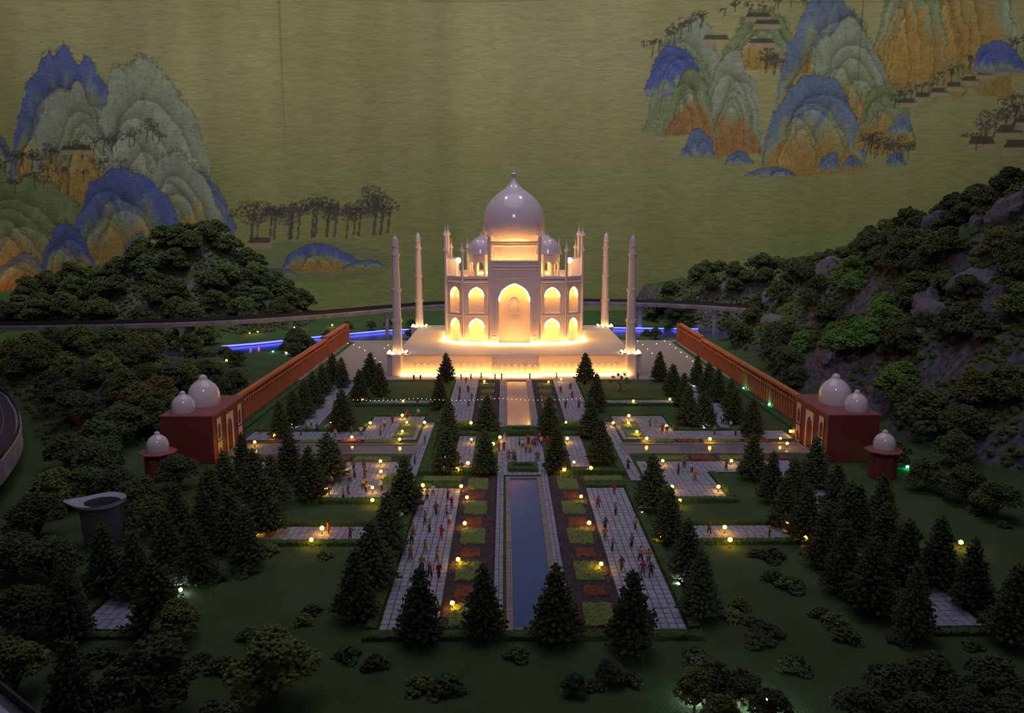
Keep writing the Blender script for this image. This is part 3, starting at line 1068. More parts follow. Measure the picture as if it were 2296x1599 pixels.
# light rope around the foot of the walls
pts = []
o_ = 0.17
for face_pts in [(-BX - o_, BY - c), (-BX - o_, -BY + c - 0.05), (-BX + c - 0.05, -BY - o_), (-0.95, -BY - o_), (-0.95, -BY - IP - o_ + 0.03), (0.95, -BY - IP - o_ + 0.03), (0.95, -BY - o_), (BX - c + 0.05, -BY - o_), (BX + o_, -BY + c - 0.05), (BX + o_, BY - c)]:
    pts.append((face_pts[0], face_pts[1], 0.044))
MB().tube(pts, 0.042, 8).build('foot_light_rope', warm_led, maus)
MB().tube([(1.13 * math.cos(2 * math.pi * k / 32), 1.13 * math.sin(2 * math.pi * k / 32), ZR + 0.03) for k in range(32)], 0.03, 6, closed=True).build('added_drum_glow_ring', roof_led, maus)  # ring added to spread an even glow over drum and dome
# up-lights at the drum, behind the front portal, and the two roof lamps
for x, y in ((0.0, -1.40), (-0.35, -1.38), (0.35, -1.38), (-0.62, -1.2), (0.62, -1.2), (-1.3, 0.0), (1.3, 0.0)):
    MB().lathe([(0.01, 0), (0.05, 0.01), (0.05, 0.05), (0.01, 0.07)], (x, y, ZR), 8).build('roof_uplight', roof_led, maus)
for sg, nm in ((-1, 'left'), (1, 'right')):
    g = tag(empty('globe_lamp', (MC.x + sg * 2.01, MC.y - 1.1, TZ + ZR)), 'glowing round roof lamp on the %s shoulder of the mausoleum' % nm, 'lamp', 'roof globe lamps')
    MB().lathe([(0.03, 0), (0.018, 0.03), (0.018, 0.55)], n=8).build('post', marble, g)
    MB().lathe([(0.005, -0.10), (0.06, -0.085), (0.095, -0.03), (0.10, 0.0), (0.095, 0.03), (0.06, 0.085), (0.005, 0.10)], (0, 0, 0.62), 16).build('globe', lamp_bulb, g, True)

# ------------------------------------------------------------------ red gallery walls and gatehouses
bw_ = 0.20
mb = MB()                                # one bay of the gallery wall, facing -Y in its own frame, outer face at y=0
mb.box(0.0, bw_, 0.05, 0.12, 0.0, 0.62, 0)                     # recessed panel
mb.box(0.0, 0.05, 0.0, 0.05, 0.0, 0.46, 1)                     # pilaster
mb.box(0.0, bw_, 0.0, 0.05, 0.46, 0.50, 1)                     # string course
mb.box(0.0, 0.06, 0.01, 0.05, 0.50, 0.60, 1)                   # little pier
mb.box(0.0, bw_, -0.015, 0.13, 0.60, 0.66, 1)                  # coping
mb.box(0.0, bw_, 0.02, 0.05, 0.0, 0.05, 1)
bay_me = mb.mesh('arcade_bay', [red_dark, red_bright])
for sg, nm in ((-1, 'left'), (1, 'right')):
    w = tag(empty('gallery_wall', (AX + sg * 6.95, 18.3, 0)), 'long red arcaded garden wall on the %s side' % nm, 'wall', 'red garden walls')
    nb = int((33.4 - 18.3) / bw_)
    for k in range(nb):
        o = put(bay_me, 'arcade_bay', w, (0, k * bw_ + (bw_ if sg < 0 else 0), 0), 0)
        o.rotation_euler = (0, 0, math.pi / 2 if sg < 0 else -math.pi / 2)
        o.location = (0, k * bw_ if sg < 0 else (k + 1) * bw_, 0)
        if 33.4 - (18.3 + k * bw_) < 4:
            o.scale = (1, 1, 1.22)
        else:
            o.scale = (1, 1, 1.1)
    MB().box(-0.1, 0.1, -0.05, 0.0, 0, 0.73).build('end_pier', red_bright, w)
    MB().box(-0.1, 0.1, nb * bw_, nb * bw_ + 0.05, 0, 0.82).build('end_pier', red_bright, w)

for sg, nm in ((-1, 'left'), (1, 'right')):
    gx0, gx1 = 6.42, 7.50                # distance from axis: inner face, outer face
    y0, y1 = 16.25, 18.25
    g = tag(empty('gatehouse', (AX + sg * 6.95, 17.25, 0)), 'maroon gatehouse with white domes joined to the %s garden wall' % nm, 'building', 'gatehouses')
    hx, hy, hz = 0.54, 1.0, 1.02
    MB().box(-hx, hx, -hy, hy, 0, hz - 0.03).build('body', maroon, g)
    MB().box(-hx - 0.015, hx + 0.015, -hy - 0.015, hy + 0.015, hz - 0.03, hz).build('roof', maroon_roof, g)
    U = Vector((0, 1, 0))
    N = Vector((-sg, 0, 0))
    X0 = -sg * hx
    # cream arched frames on the garden side: a tall door and two storeys of windows on each flank
    for cy, w, b_, h, ah in ((0.0, 0.46, 0.0, 0.86, 0.20), (-0.66, 0.26, 0.42, 0.48, 0.10), (0.66, 0.26, 0.42, 0.48, 0.10), (-0.66, 0.26, 0.0, 0.38, 0.10), (0.66, 0.26, 0.0, 0.38, 0.10)):
        O = Vector((X0 - sg * 0.012, cy, b_))
        ow = w * 0.70
        m = wall_panel(w, h, [(0.02, ow, h - ah - 0.12, ah)], 0.011, O, U, N)
        fr = m.build('window_frame' if w < 0.4 else 'door_frame', cream, g)
        m = MB()
        pts = [(-ow / 2, 0.02)] + arch_pts(ow, h - ah - 0.12, ah) + [(ow / 2, 0.02)]
        m.add([O + U * x - N * 0.0095 + Vector((0, 0, z)) for x, z in pts], [tuple(range(len(pts)))])
        m.build('recess', maroon, fr)
    dp = [(1.0, 0), (1.03, 0.25), (1.02, 0.62), (0.93, 1.00), (0.75, 1.30), (0.50, 1.52), (0.28, 1.66), (0.26, 1.70), (0.27, 1.78), (0.20, 1.92), (0.06, 1.99), (0.005, 2.0)]
    for dx, dy, r, tall in ((0.02, 0.10, 0.34, 0.98), (0.20, -0.60, 0.235, 0.95), (0.20, 0.72, 0.235, 0.95)):
        MB().lathe([(a * r, z * r * tall) for a, z in dp], (sg * dx, dy, hz), 32).build('dome', dome_ivory, g, True)
    # separate octagonal kiosk next to the gatehouse
    k = tag(empty('domed_kiosk', (AX + sg * 7.13, 15.25, 0)), 'small maroon octagonal kiosk with white dome before the %s gatehouse' % nm, 'kiosk', 'domed kiosks')
    MB().lathe([(0.26, 0), (0.26, 0.52)], n=8, rot=math.pi / 8).build('body', maroon, k)
    MB().lathe([(0.27, 0.52), (0.36, 0.535), (0.36, 0.55), (0.24, 0.58)], n=8, rot=math.pi / 8).build('eave', maroon_roof, k)
    MB().lathe([(a * 0.205, z * 0.205 * 0.93) for a, z in dp], (0, 0, 0.575), 32).build('dome', dome_ivory, k, True)
    for q in range(8):
        a = q * math.pi / 4
        ap_ = 0.26 * math.cos(math.pi / 8)
        m = MB().box(-0.004, 0.006, -0.06, 0.06, 0.12, 0.44)
        o = m.build('panel', red_dark, k)
        o.location = (ap_ * math.cos(a), ap_ * math.sin(a), 0)
        o.rotation_euler = (0, 0, a)

# ------------------------------------------------------------------ garden: paving, pools, hedges, beds
PZ = 0.02


def mirror(sg, u0, u1):
    a, b_ = AX + sg * u0, AX + sg * u1
    return (a, b_) if a < b_ else (b_, a)


side = {-1: 'left', 1: 'right'}
TILE = {}


def slab(w, d):
    key = (round(w, 3), round(d, 3))
    if key not in TILE:
        m = MB()
        e = 0.006
        m.add([(e, e, PZ), (w - e, e, PZ), (w - e, d - e, PZ), (e, d - e, PZ), (0.002, 0.002, 0), (w - 0.002, 0.002, 0), (w - 0.002, d - 0.002, 0), (0.002, d - 0.002, 0)],
              [(0, 1, 2, 3), (4, 5, 1, 0), (5, 6, 2, 1), (6, 7, 3, 2), (7, 4, 0, 3)])
        TILE[key] = m.mesh('paving_slab', paver)
    return TILE[key]


def paving(name, label, x0, x1, y0, y1, tw=0.1, td=0.13, single=False, mat=None):
    """paved area: single slabs as objects, or joined ones where they are too small to tell apart"""
    root = MB().box(x0, x1, y0, y1, -0.03, PZ - 0.012).build(name, paver_bed)
    tag(root, label, kind='structure')
    nx_ = max(1, round((x1 - x0) / tw))
    ny_ = max(1, round((y1 - y0) / td))
    w, d = (x1 - x0) / nx_, (y1 - y0) / ny_
    if single:
        me = slab(w, d)
        for j in range(ny_):
            for i in range(nx_):
                o = put(me, 'paving_slab', root, (x0 + i * w, y0 + j * d, random.uniform(-0.003, 0.002)))
    else:
        m = MB()
        e = min(0.004, w * 0.06)
        for j in range(ny_):
            for i in range(nx_):
                zz = PZ + random.uniform(-0.003, 0.002)
                a, c_ = x0 + i * w, y0 + j * d
                m.v += [(a + e, c_ + e, zz), (a + w - e, c_ + e, zz), (a + w - e, c_ + d - e, zz), (a + e, c_ + d - e, zz),
                        (a + e, c_ + e, 0), (a + w - e, c_ + e, 0), (a + w - e, c_ + d - e, 0), (a + e, c_ + d - e, 0)]
                q = len(m.v) - 8
                m.f += [(q, q + 1, q + 2, q + 3), (q + 4, q + 5, q + 1, q), (q + 5, q + 6, q + 2, q + 1), (q + 6, q + 7, q + 3, q + 2), (q + 7, q + 4, q, q + 3)]
        m.m = [0] * len(m.f)
        o = m.build('paving_slabs', mat or paver_pat, root)
        o['kind'] = 'stuff'
    return root


GN = {}


def bumpy_box(w, d, h, res=0.03, amp=0.018, seed=0):
    """clipped planting: box whose top and sides are knobbly"""
    nx_ = max(2, int(w / res))
    ny_ = max(2, int(d / res))
    if nx_ * ny_ > 6000:
        f = math.sqrt(nx_ * ny_ / 6000)
        nx_, ny_ = max(2, int(nx_ / f)), max(2, int(ny_ / f))
    gx = np.linspace(-w / 2, w / 2, nx_ + 1)
    gy = np.linspace(-d / 2, d / 2, ny_ + 1)
    X, Y = np.meshgrid(gx, gy)
    r = np.random.default_rng(seed + 5)
    Z = h + r.uniform(-amp, amp, X.shape)
    X = X + r.uniform(-1, 1, X.shape) * res * 0.3
    Y = Y + r.uniform(-1, 1, X.shape) * res * 0.3
    ed = np.zeros(X.shape, bool)
    ed[0], ed[-1], ed[:, 0], ed[:, -1] = True, True, True, True
    Z[ed] -= amp
    V = [np.stack([X, Y, Z], -1).reshape(-1, 3)]
    idx_ = np.arange(X.size).reshape(X.shape)
    Fs = [np.stack([idx_[:-1, :-1], idx_[:-1, 1:], idx_[1:, 1:], idx_[1:, :-1]], -1).reshape(-1, 4)]
    loop = np.concatenate([idx_[0, :], idx_[1:, -1], idx_[-1, -2::-1], idx_[-2:0:-1, 0]])
    low = V[0][loop].copy()
    low[:, :2] *= 1.0
    low[:, :2] += r.uniform(-1, 1, (len(loop), 2)) * res * 0.35
    low[:, 2] = -0.01
    V.append(low)
    base = X.size
    n = len(loop)
    k = np.arange(n)
    Fs.append(np.stack([loop[k], base + k, base + (k + 1) % n, loop[(k + 1) % n]], -1))
    return np.concatenate(V), np.concatenate(Fs)


def planting(name, x0, x1, y0, y1, h, mat, label, cat, group=None, res=0.03, amp=0.016):
    V, F_ = bumpy_box(x1 - x0, y1 - y0, h, res, amp, int(abs(x0 * 100 + y0 * 37)))
    o = put(mesh_np(name, V, F_, mat), name, None, ((x0 + x1) / 2, (y0 + y1) / 2, 0))
    tag(o, label, cat, group)
    return o


def hedge(x0, x1, y0, y1, label, h=0.075):
    return planting('low_hedge', min(x0, x1), max(x0, x1), min(y0, y1), max(y0, y1), h, hedge_m, label, 'hedge', 'low garden hedges', 0.028, 0.014)


def pool(name, x0, x1, y0, y1, mat, label, kw=0.09, pieces=True):
    root = tag(empty(name, ((x0 + x1) / 2, (y0 + y1) / 2, 0)), label, 'pool')
    hx, hy = (x1 - x0) / 2, (y1 - y0) / 2
    MB().box(-hx, hx, -hy, hy, -0.02, 0.012).build('water', mat, root)
    L = 2 * hy + 2 * kw if hy > hx else 2 * hx + 2 * kw
    n = int(L / 0.125)
    d = L / n
    if pieces:
        m = MB()
        m.box(0.002, kw - 0.002, 0.003, d - 0.003, -0.02, 0.035)
        me = m.mesh('kerb_stone', kerb_m)
        for sg in (-1, 1):
            for k in range(n):
                if hy > hx:
                    put(me, 'kerb_stone', root, (hx if sg > 0 else -hx - kw, -hy - kw + k * d, random.uniform(-0.002, 0.002)))
                else:
                    o = put(me, 'kerb_stone', root, (-hx - kw + k * d, (hy + kw) if sg > 0 else -hy, random.uniform(-0.002, 0.002)), -math.pi / 2)
        for sg in (-1, 1):
            if hy > hx:
                MB().box(-hx, hx, sg * hy if sg > 0 else -hy - kw, hy + kw if sg > 0 else -hy, -0.02, 0.035).build('end_kerb', kerb_m, root)
            else:
                MB().box(sg * hx if sg > 0 else -hx - kw, hx + kw if sg > 0 else -hx, -hy, hy, -0.02, 0.035).build('end_kerb', kerb_m, root)
    return root


pool('long_pool', AX + 0.02 - 0.26, AX + 0.02 + 0.26, 9.22, 15.12, pool_blue, 'long blue reflecting pool in the front garden')
pool('rear_pool', AX + 0.02 - 0.30, AX + 0.02 + 0.30, 19.3, 25.0, pool_pale_sheen, 'pale reflecting pool between the square and the plinth')
for sg in (-1, 1):
    x0, x1 = mirror(sg, 2.36, 6.25)
    pool('cross_channel', x0, x1, 16.9, 17.55, pool_pale_sheen, 'pale cross channel leading to the %s gatehouse' % side[sg])

for sg in (-1, 1):
    s = side[sg]
    # paths beside the pools
    x0, x1 = mirror(sg, 0.37, 0.50)
    paving('pool_path', '%s stone path beside the blue pool' % s, x0, x1, 9.2, 15.35, 0.065, 0.11)
    paving('pool_path', '%s stone path beside the pale rear pool' % s, x0, x1, 19.2, 25.2, 0.065, 0.11)
    # dusky groundcover under the beds
    x0, x1 = mirror(sg, 0.51, 1.16)
    o = planting('heather_strip', x0, x1, 9.2, 15.32, 0.018, purplebed_m, 'dusky heather strip between %s walkway and blue pool' % s, 'flower bed', None, 0.025, 0.016)
    o['kind'] = 'stuff'
    o = planting('heather_strip', x0, x1, 19.75, 25.1, 0.018, purplebed_m, 'dusky heather strip between %s rear walkway and pale pool' % s, 'flower bed', None, 0.03, 0.014)
    o['kind'] = 'stuff'
    x0, x1 = mirror(sg, 0.66, 1.05)
    yy = 14.42
    k = 0
    for k in range(5):
        d = 0.62
        yb = 14.45 - k * 1.30
        later(planting('green_bed', x0, x1, yb, yb + d, 0.055, bed_m, '', 'flower bed', 'green front flower beds'), 'square yellow-green flower bed in %s strip beside blue pool' % s, yb)
        a, b_ = mirror(sg, 0.72, 1.02)
        if yb - 0.48 > 9.2:
            later(planting('red_bed', a, b_, yb - 0.47, yb - 0.17, 0.05, redbed_m, '', 'flower bed', 'red front flower beds'), 'rust red flower bed in %s strip beside blue pool' % s, yb)
    for k in range(5):
        yb = 24.0 - k * 0.95
        later(planting('green_bed', x0, x1, yb, yb + 0.5, 0.055, bed_m, '', 'flower bed', 'green rear flower beds'), 'yellow-green flower bed in %s strip beside pale rear pool' % s, yb)
        if k < 4:
            later(planting('red_bed', x0 + 0.05, x1 - 0.05, yb - 0.34, yb - 0.10, 0.05, redbed_m, '', 'flower bed', 'red rear flower beds'), 'rust red flower bed in %s strip beside pale rear pool' % s, yb)
    # walkways
    x0, x1 = mirror(sg, 1.18, 1.90)
    paving('front_walkway', '%s front walkway of grey slabs' % s, x0, x1, 9.2, 14.55, 0.103, 0.135, True)
    paving('rear_walkway', '%s rear walkway of grey slabs before the plinth' % s, x0, x1, 19.7, 25.2, 0.103, 0.135)
    # bed across the head of the walkway
    x0, x1 = mirror(sg, 1.2, 1.95)
    planting('green_bed', x0, x1, 14.95, 15.22, 0.055, bed_m, 'long yellow-green bed at the head of the %s front walkway' % s, 'flower bed')
    hedge(x0, x1, 14.62, 14.80, 'low hedge across the head of the %s front walkway' % s, 0.06)
    planting('green_bed', x0, x1, 19.5, 19.68, 0.055, bed_m, 'long yellow-green bed at the foot of the %s rear walkway' % s, 'flower bed')
    # outer hedge of the walkway
    x0, x1 = mirror(sg, 1.93, 2.07)
    hedge(x0, x1, 9.2, 14.9, 'low hedge on the outer edge of the %s front walkway' % s, 0.07)
    hedge(x0, x1, 19.6, 25.1, 'low hedge on the outer edge of the %s rear walkway' % s, 0.07)
    # hedged block in the middle square
    x0, x1 = mirror(sg, 0.52, 2.06)
    hedge(x0, x1, 15.42, 15.56, 'front hedge of the %s planted block in the middle square' % s, 0.10)
    a, b_ = mirror(sg, 1.92, 2.06)
    hedge(a, b_, 15.58, 18.1, 'outer hedge of the %s planted block in the middle square' % s, 0.10)
    a, b_ = mirror(sg, 0.52, 1.92)
    hedge(a, b_, 18.35, 18.5, 'rear hedge of the %s planted block in the middle square' % s, 0.09)
    hedge(a, b_, 18.95, 19.12, 'second rear hedge behind the %s planted block' % s, 0.09)
    a, b_ = mirror(sg, 1.02, 1.42)
    paving('block_path', '%s short path inside the planted block of the middle square' % s, a, b_, 15.9, 18.3, 0.1, 0.12)
    # outer cross path along the middle square
    a, b_ = mirror(sg, 2.10, 2.34)
    paving('square_path', '%s narrow path along the outer side of the middle square' % s, a, b_, 15.0, 19.6, 0.1, 0.12)
    # rear court (L shaped): strip along the channel and square beside the walkway
    a, b_ = mirror(sg, 2.40, 6.35)
    paving('rear_court_strip', '%s rear court strip along the cross channel' % s, a, b_, 18.02, 18.75, 0.11, 0.13)
    a, b_ = mirror(sg, 2.40, 3.72)
    paving('rear_court', '%s rear paved court' % s, a, b_, 18.76, 20.25, 0.11, 0.13)
    for q, (u0, u1) in enumerate(((2.75, 3.55), (3.62, 4.10), (4.2, 5.05), (5.15, 5.7))):
        a, b_ = mirror(sg, u0, u1)
        red = q in (1, 3)
        planting('red_bed' if red else 'green_bed', a, b_, 17.74, 17.96, 0.05, redbed_m if red else bed_m,
                 '%s bed behind the %s cross channel, %s from the square' % ('rust red' if red else 'yellow-green', s, ['first', 'second', 'third', 'fourth'][q]), 'flower bed', 'beds behind the channels')
        planting('red_bed' if red else 'green_bed', a, b_, 16.36, 16.60, 0.05, redbed_m if red else bed_m,
                 '%s bed in front of the %s cross channel, %s from the square' % ('rust red' if red else 'yellow-green', s, ['first', 'second', 'third', 'fourth'][q]), 'flower bed', 'beds before the channels')
    a, b_ = mirror(sg, 2.5, 2.95)
    planting('green_bed', a, b_, 18.2, 18.75, 0.05, bed_m, 'square yellow-green bed at the near corner of the %s rear court' % s, 'flower bed')
    planting('green_bed', a, b_, 18.9, 19.5, 0.05, bed_m, 'square yellow-green bed at the inner side of the %s rear court' % s, 'flower bed')
    a, b_ = mirror(sg, 2.40, 3.82)
    hedge(a, b_, 20.28, 20.40, 'rear hedge of the %s rear paved court' % s)
    a, b_ = mirror(sg, 3.74, 3.86)
    hedge(a, b_, 18.88, 20.26, 'outer hedge of the %s rear paved court' % s)
    a, b_ = mirror(sg, 3.88, 6.35)
    hedge(a, b_, 18.77, 18.88, 'hedge along the %s rear court strip' % s)
    # rear lawn path
    a, b_ = mirror(sg, 2.10, 4.6)
    paving('lawn_path', '%s path across the rear lawn' % s, a, b_, 21.68, 22.16, 0.11, 0.13)
    hedge(a, b_, 21.52, 21.64, 'front hedge of the %s rear lawn path' % s)
    hedge(a, b_, 22.20, 22.32, 'rear hedge of the %s rear lawn path' % s)
    # front court
    a, b_ = mirror(sg, 2.40, 3.72)
    paving('front_court', '%s front paved court' % s, a, b_, 13.95, 15.50, 0.105, 0.13)
    a, b_ = mirror(sg, 2.40, 4.7)
    paving('front_court_strip', '%s front court strip before the cross channel' % s, a, b_, 15.52, 16.25, 0.105, 0.13)
    a, b_ = mirror(sg, 2.40, 3.88)
    hedge(a, b_, 13.78, 13.92, 'front hedge of the %s front paved court' % s)
    a, b_ = mirror(sg, 3.74, 3.88)
    hedge(a, b_, 13.94, 15.42, 'outer hedge of the %s front paved court' % s)
    a, b_ = mirror(sg, 2.42, 2.72)
    planting('green_bed', a, b_, 14.55, 15.4, 0.05, bed_m, 'tall yellow-green bed at the inner side of the %s front court' % s, 'flower bed')
    # front cross path
    a, b_ = mirror(sg, 2.10, 4.6)
    paving('front_cross_path', '%s cross path over the front lawn' % s, a, b_, 12.06, 12.62, 0.105, 0.13)
    hedge(a, b_, 11.88, 12.02, 'front hedge of the %s front cross path' % s, 0.06)
    hedge(a, b_, 12.66, 12.80, 'rear hedge of the %s front cross path' % s, 0.085)
    # long outer path
    a, b_ = mirror(sg, 4.95, 5.62)
    paving('outer_path', '%s outer garden path' % s, a, b_, 9.25, 16.3, 0.105, 0.13)
    paving('outer_path', '%s outer garden path beyond the channel' % s, a, b_, 18.9, 24.8, 0.105, 0.13)
    a, b_ = mirror(sg, 5.66, 5.80)
    hedge(a, b_, 9.2, 16.2, 'outer hedge of the %s outer path' % s)
    hedge(a, b_, 18.95, 24.8, 'outer hedge of the %s outer path beyond the channel' % s)
    a, b_ = mirror(sg, 4.7, 5.8)
    hedge(a, b_, 9.05, 9.18, 'front end hedge of the %s outer path' % s, 0.05)
    a, b_ = mirror(sg, 6.66, 6.82)
    hedge(a, b_, 19.0, 33.3, 'low hedge along the foot of the %s red wall' % s, 0.05)

paving('middle_square', 'paved middle square between the two pools', AX - 0.50, AX + 0.50, 16.2, 18.25, 0.1, 0.12)
paving('square_apron', 'paved apron behind the blue pool', AX - 0.50, AX + 0.50, 15.36, 16.19, 0.1, 0.12)
for y0_, nm in ((15.5, 'front'), (18.45, 'rear')):
    pl = tag(empty('box_planter', (AX + 0.02, y0_ + 0.25, PZ)), 'square clipped box planter on the %s edge of the middle square' % nm, 'planter')
    for x0, x1, a, b_ in ((-0.3, 0.3, -0.22, -0.12), (-0.3, 0.3, 0.12, 0.22), (-0.3, -0.2, -0.12, 0.12), (0.2, 0.3, -0.12, 0.12)):
        V, F_ = bumpy_box(x1 - x0, b_ - a, 0.09, 0.028, 0.012, int(x0 * 10 + a * 100) + 90)
        put(mesh_np('box_border', V, F_, hedge_m), 'box_border', pl, ((x0 + x1) / 2, (a + b_) / 2, 0))
    V, F_ = bumpy_box(0.4, 0.24, 0.03, 0.03, 0.01, 4)
    put(mesh_np('box_fill', V, F_, fol_dark), 'box_fill', pl, (0, 0, 0))
hedge(AX - 2.07, AX + 2.07, 8.98, 9.14, 'low front hedge closing the garden behind the front conifers', 0.06)

# ------------------------------------------------------------------ viaduct behind the garden
def smooth_path(ctrl, n):
    """Catmull-Rom through control points"""
    P = [Vector(c) for c in ctrl]
    P = [P[0] * 2 - P[1]] + P + [P[-1] * 2 - P[-2]]
    out = []
    seg = len(P) - 3
    for i in range(n):
        t = i / (n - 1) * seg
        k = min(int(t), seg - 1)
        t -= k
        a, b_, c_, d = P[k:k + 4]
        out.append(0.5 * ((2 * b_) + (c_ - a) * t + (2 * a - 5 * b_ + 4 * c_ - d) * t * t + (3 * b_ - a - 3 * c_ + d) * t ** 3))
    return out


VZ = 1.02
vp = smooth_path([(-24, 29.6, VZ), (-18.7, 29.8, VZ), (-12.6, 30.8, VZ), (-8.5, 32.9, VZ), (-5.1, 36.0, VZ), (-2.8, 37.7, VZ), (0.6, 38.7, VZ), (4.1, 38.8, VZ), (7.8, 37.9, VZ), (11.1, 35.6, VZ), (13.2, 33.6, VZ)], 90)
via = tag(empty('viaduct', (0, 37, 0)), 'curved grey elevated railway viaduct on pillars behind the mausoleum', 'viaduct')


def vrel(p):
    return (p.x, p.y - 37, p.z)


vpr = [vrel(p) for p in vp]
MB().sweep(vpr, [(-0.20, 0.0), (0.20, 0.0), (0.24, 0.14), (0.24, 0.19), (-0.24, 0.19), (-0.24, 0.14)]).build('deck', concrete, via)
MB().sweep(vpr, [(-0.19, 0.19), (0.19, 0.19), (0.17, 0.215), (-0.17, 0.215)]).build('track_bed', track_dk, via)
for off in (-0.21, 0.21):
    MB().sweep(vpr, [(off - 0.012, 0.19), (off + 0.012, 0.19), (off + 0.012, 0.30), (off - 0.012, 0.30)]).build('side_fence', fence_m, via)
for off in (-0.08, 0.08):
    MB().sweep(vpr, [(off - 0.01, 0.21), (off + 0.01, 0.21), (off + 0.01, 0.24), (off - 0.01, 0.24)]).build('rail', steel, via)
for px_, in ((-17.3,), (-12.45,), (-8.6,), (-5.25,), (-1.8,), (2.6,), (6.3,), (9.6,)):
    q = min(vp, key=lambda p: abs(p.x - px_))
    gz = ground_z(q.x, q.y)
    w = 0.10
    m = MB()
    m.lathe([(0.13, gz - 0.1), (0.11, gz + 0.3), (0.11, VZ - 0.25), (0.19, VZ - 0.02), (0.19, VZ + 0.01)], (q.x, q.y - 37, 0), 4, rot=math.pi / 4 + 0.3)
    m.build('pillar', concrete, via)

# curved double track at the left edge
tr = tag(empty('curved_track', (-12.6, 16.2, 0)), 'curved double railway track on a stone-edged deck at left edge', 'railway track')
ctr = (0.0, 0.0)
arc = [(-13.6 + 12.6 + 0, 0)]
tp = smooth_path([(-15.8, 21.6, 0.62), (-12.95, 20.1, 0.62), (-11.4, 18.35, 0.62), (-10.05, 16.3, 0.62), (-9.2, 14.5, 0.62), (-8.75, 13.0, 0.62), (-8.9, 11.2, 0.62), (-9.6, 9.8, 0.62)], 60)
tpr = [(p.x + 12.6, p.y - 16.2, p.z) for p in tp]
# side > 0 is to the outer (right-hand when walking towards the camera is left): sign checked so the deck lies on the far side
S_ = 1
MB().sweep(tpr, [(0, -0.22), (0, 0.18), (S_ * 1.35, 0.18), (S_ * 1.35, -0.22)]).build('deck', concrete, tr)
MB().sweep(tpr, [(S_ * 0.10, 0.18), (S_ * 1.25, 0.18), (S_ * 1.25, 0.195), (S_ * 0.10, 0.195)]).build('track_bed', track_dk, tr)
MB().sweep(tpr, [(S_ * 0.02, 0.18), (S_ * 0.05, 0.18), (S_ * 0.05, 0.27), (S_ * 0.02, 0.27)]).build('side_fence', fence_m, tr)
for off in (0.32, 0.48, 0.74, 0.90):
    MB().sweep(tpr, [(S_ * off - 0.011, 0.195), (S_ * off + 0.011, 0.195), (S_ * off + 0.011, 0.225), (S_ * off - 0.011, 0.225)]).build('rail', steel, tr)
for k in (8, 24, 40, 54):
    p = tp[k]
    MB().lathe([(0.16, -0.62), (0.13, -0.3), (0.24, -0.21)], (tpr[k][0] - 0.6, tpr[k][1] - 0.1, 0.62), 8).build('pillar', concrete, tr)

# straight track in the near left corner
t2 = tag(empty('near_track', (-4.6, 6.6, 0)), 'dark railway track with fence in the near left corner', 'railway track')
a, b_ = Vector((-5.8, 7.75, 0.62)), Vector((-3.2, 5.75, 0.62))
pp = [(a + (b_ - a) * i / 12) - Vector((-4.6, 6.6, 0)) for i in range(13)]
MB().sweep(pp, [(0.0, -0.2), (0.0, 0.02), (0.9, 0.02), (0.9, -0.2)]).build('deck', concrete_dk, t2)
MB().sweep(pp, [(-0.005, 0.0), (-0.03, 0.0), (-0.03, 0.11), (-0.005, 0.11)]).build('side_fence', fence_m, t2)
MB().sweep(pp, [(0.10, 0.02), (0.22, 0.02), (0.22, 0.05), (0.10, 0.05)]).build('edge_kerb', rim_m, t2)
for off in (0.34, 0.50):
    MB().sweep(pp, [(off - 0.012, 0.03), (off + 0.012, 0.03), (off + 0.012, 0.07), (off - 0.012, 0.07)]).build('rail', steel, t2)
d = (b_ - a).normalized()
sd = Vector((d.y, -d.x, 0))
ms = MB().box(-0.12, 0.12, -0.02, 0.02, 0, 0.02).mesh('sleeper', bark)
for k in range(34):
    c0 = a + d * (0.05 + k * 0.095) + sd * 0.42 - Vector((-4.6, 6.6, 0))
    o = put(ms, 'sleeper', t2, (c0.x, c0.y, 0.64))
    o.rotation_euler = (0, 0, math.atan2(sd.y, sd.x))
for f_ in (0.2, 0.6):
    c0 = a + (b_ - a) * f_ + sd * 0.45 - Vector((-4.6, 6.6, 0))
    MB().lathe([(0.16, -0.64), (0.13, -0.4), (0.2, -0.2)], (c0.x, c0.y, 0.62), 8).build('pillar', concrete_dk, t2)

# hollow grey pier with a teardrop rim among the trees on the left
cup = tag(empty('hollow_pier', (-6.35, 12.05, 0)), 'hollow grey pier with chipped teardrop-shaped rim among left trees', 'pier')
n = 28
outer, inner, body = [], [], []
for k in range(n):
    a = 2 * math.pi * k / n
    ca, sa = math.cos(a), math.sin(a)
    rr = 0.40 + 0.16 * max(0, -ca) ** 3
    wob = 1 + 0.03 * math.sin(5 * a)
    outer.append((rr * ca * 1.0 * wob, 0.36 * sa * (1 - 0.45 * max(0, -ca) ** 2) * wob))
    inner.append((0.27 * ca + 0.06, 0.24 * sa))
    body.append((0.33 * ca + 0.04, 0.29 * sa))
m = MB()
zt = 0.70
v = [(x, y, zt + 0.02 * math.sin(3 * x)) for x, y in outer] + [(x, y, zt - 0.035) for x, y in inner] + [(x * 0.97, y * 0.97, zt - 0.05) for x, y in outer]
f = []
for k in range(n):
    j = (k + 1) % n
    f += [(k, j, n + j, n + k), (k, j, 2 * n + j, 2 * n + k)]
m.add(v, f)
m.build('rim', rim_m, cup)
m = MB()
v = [(x, y, zt - 0.045) for x, y in body] + [(x * 0.86, y * 0.86, -0.02) for x, y in body]
v += [(x, y, zt - 0.036) for x, y in inner] + [(x * 0.9, y * 0.9, 0.2) for x, y in inner]
f = []
for k in range(n):
    j = (k + 1) % n
    f += [(k, j, n + j, n + k), (2 * n + k, 2 * n + j, 3 * n + j, 3 * n + k)]
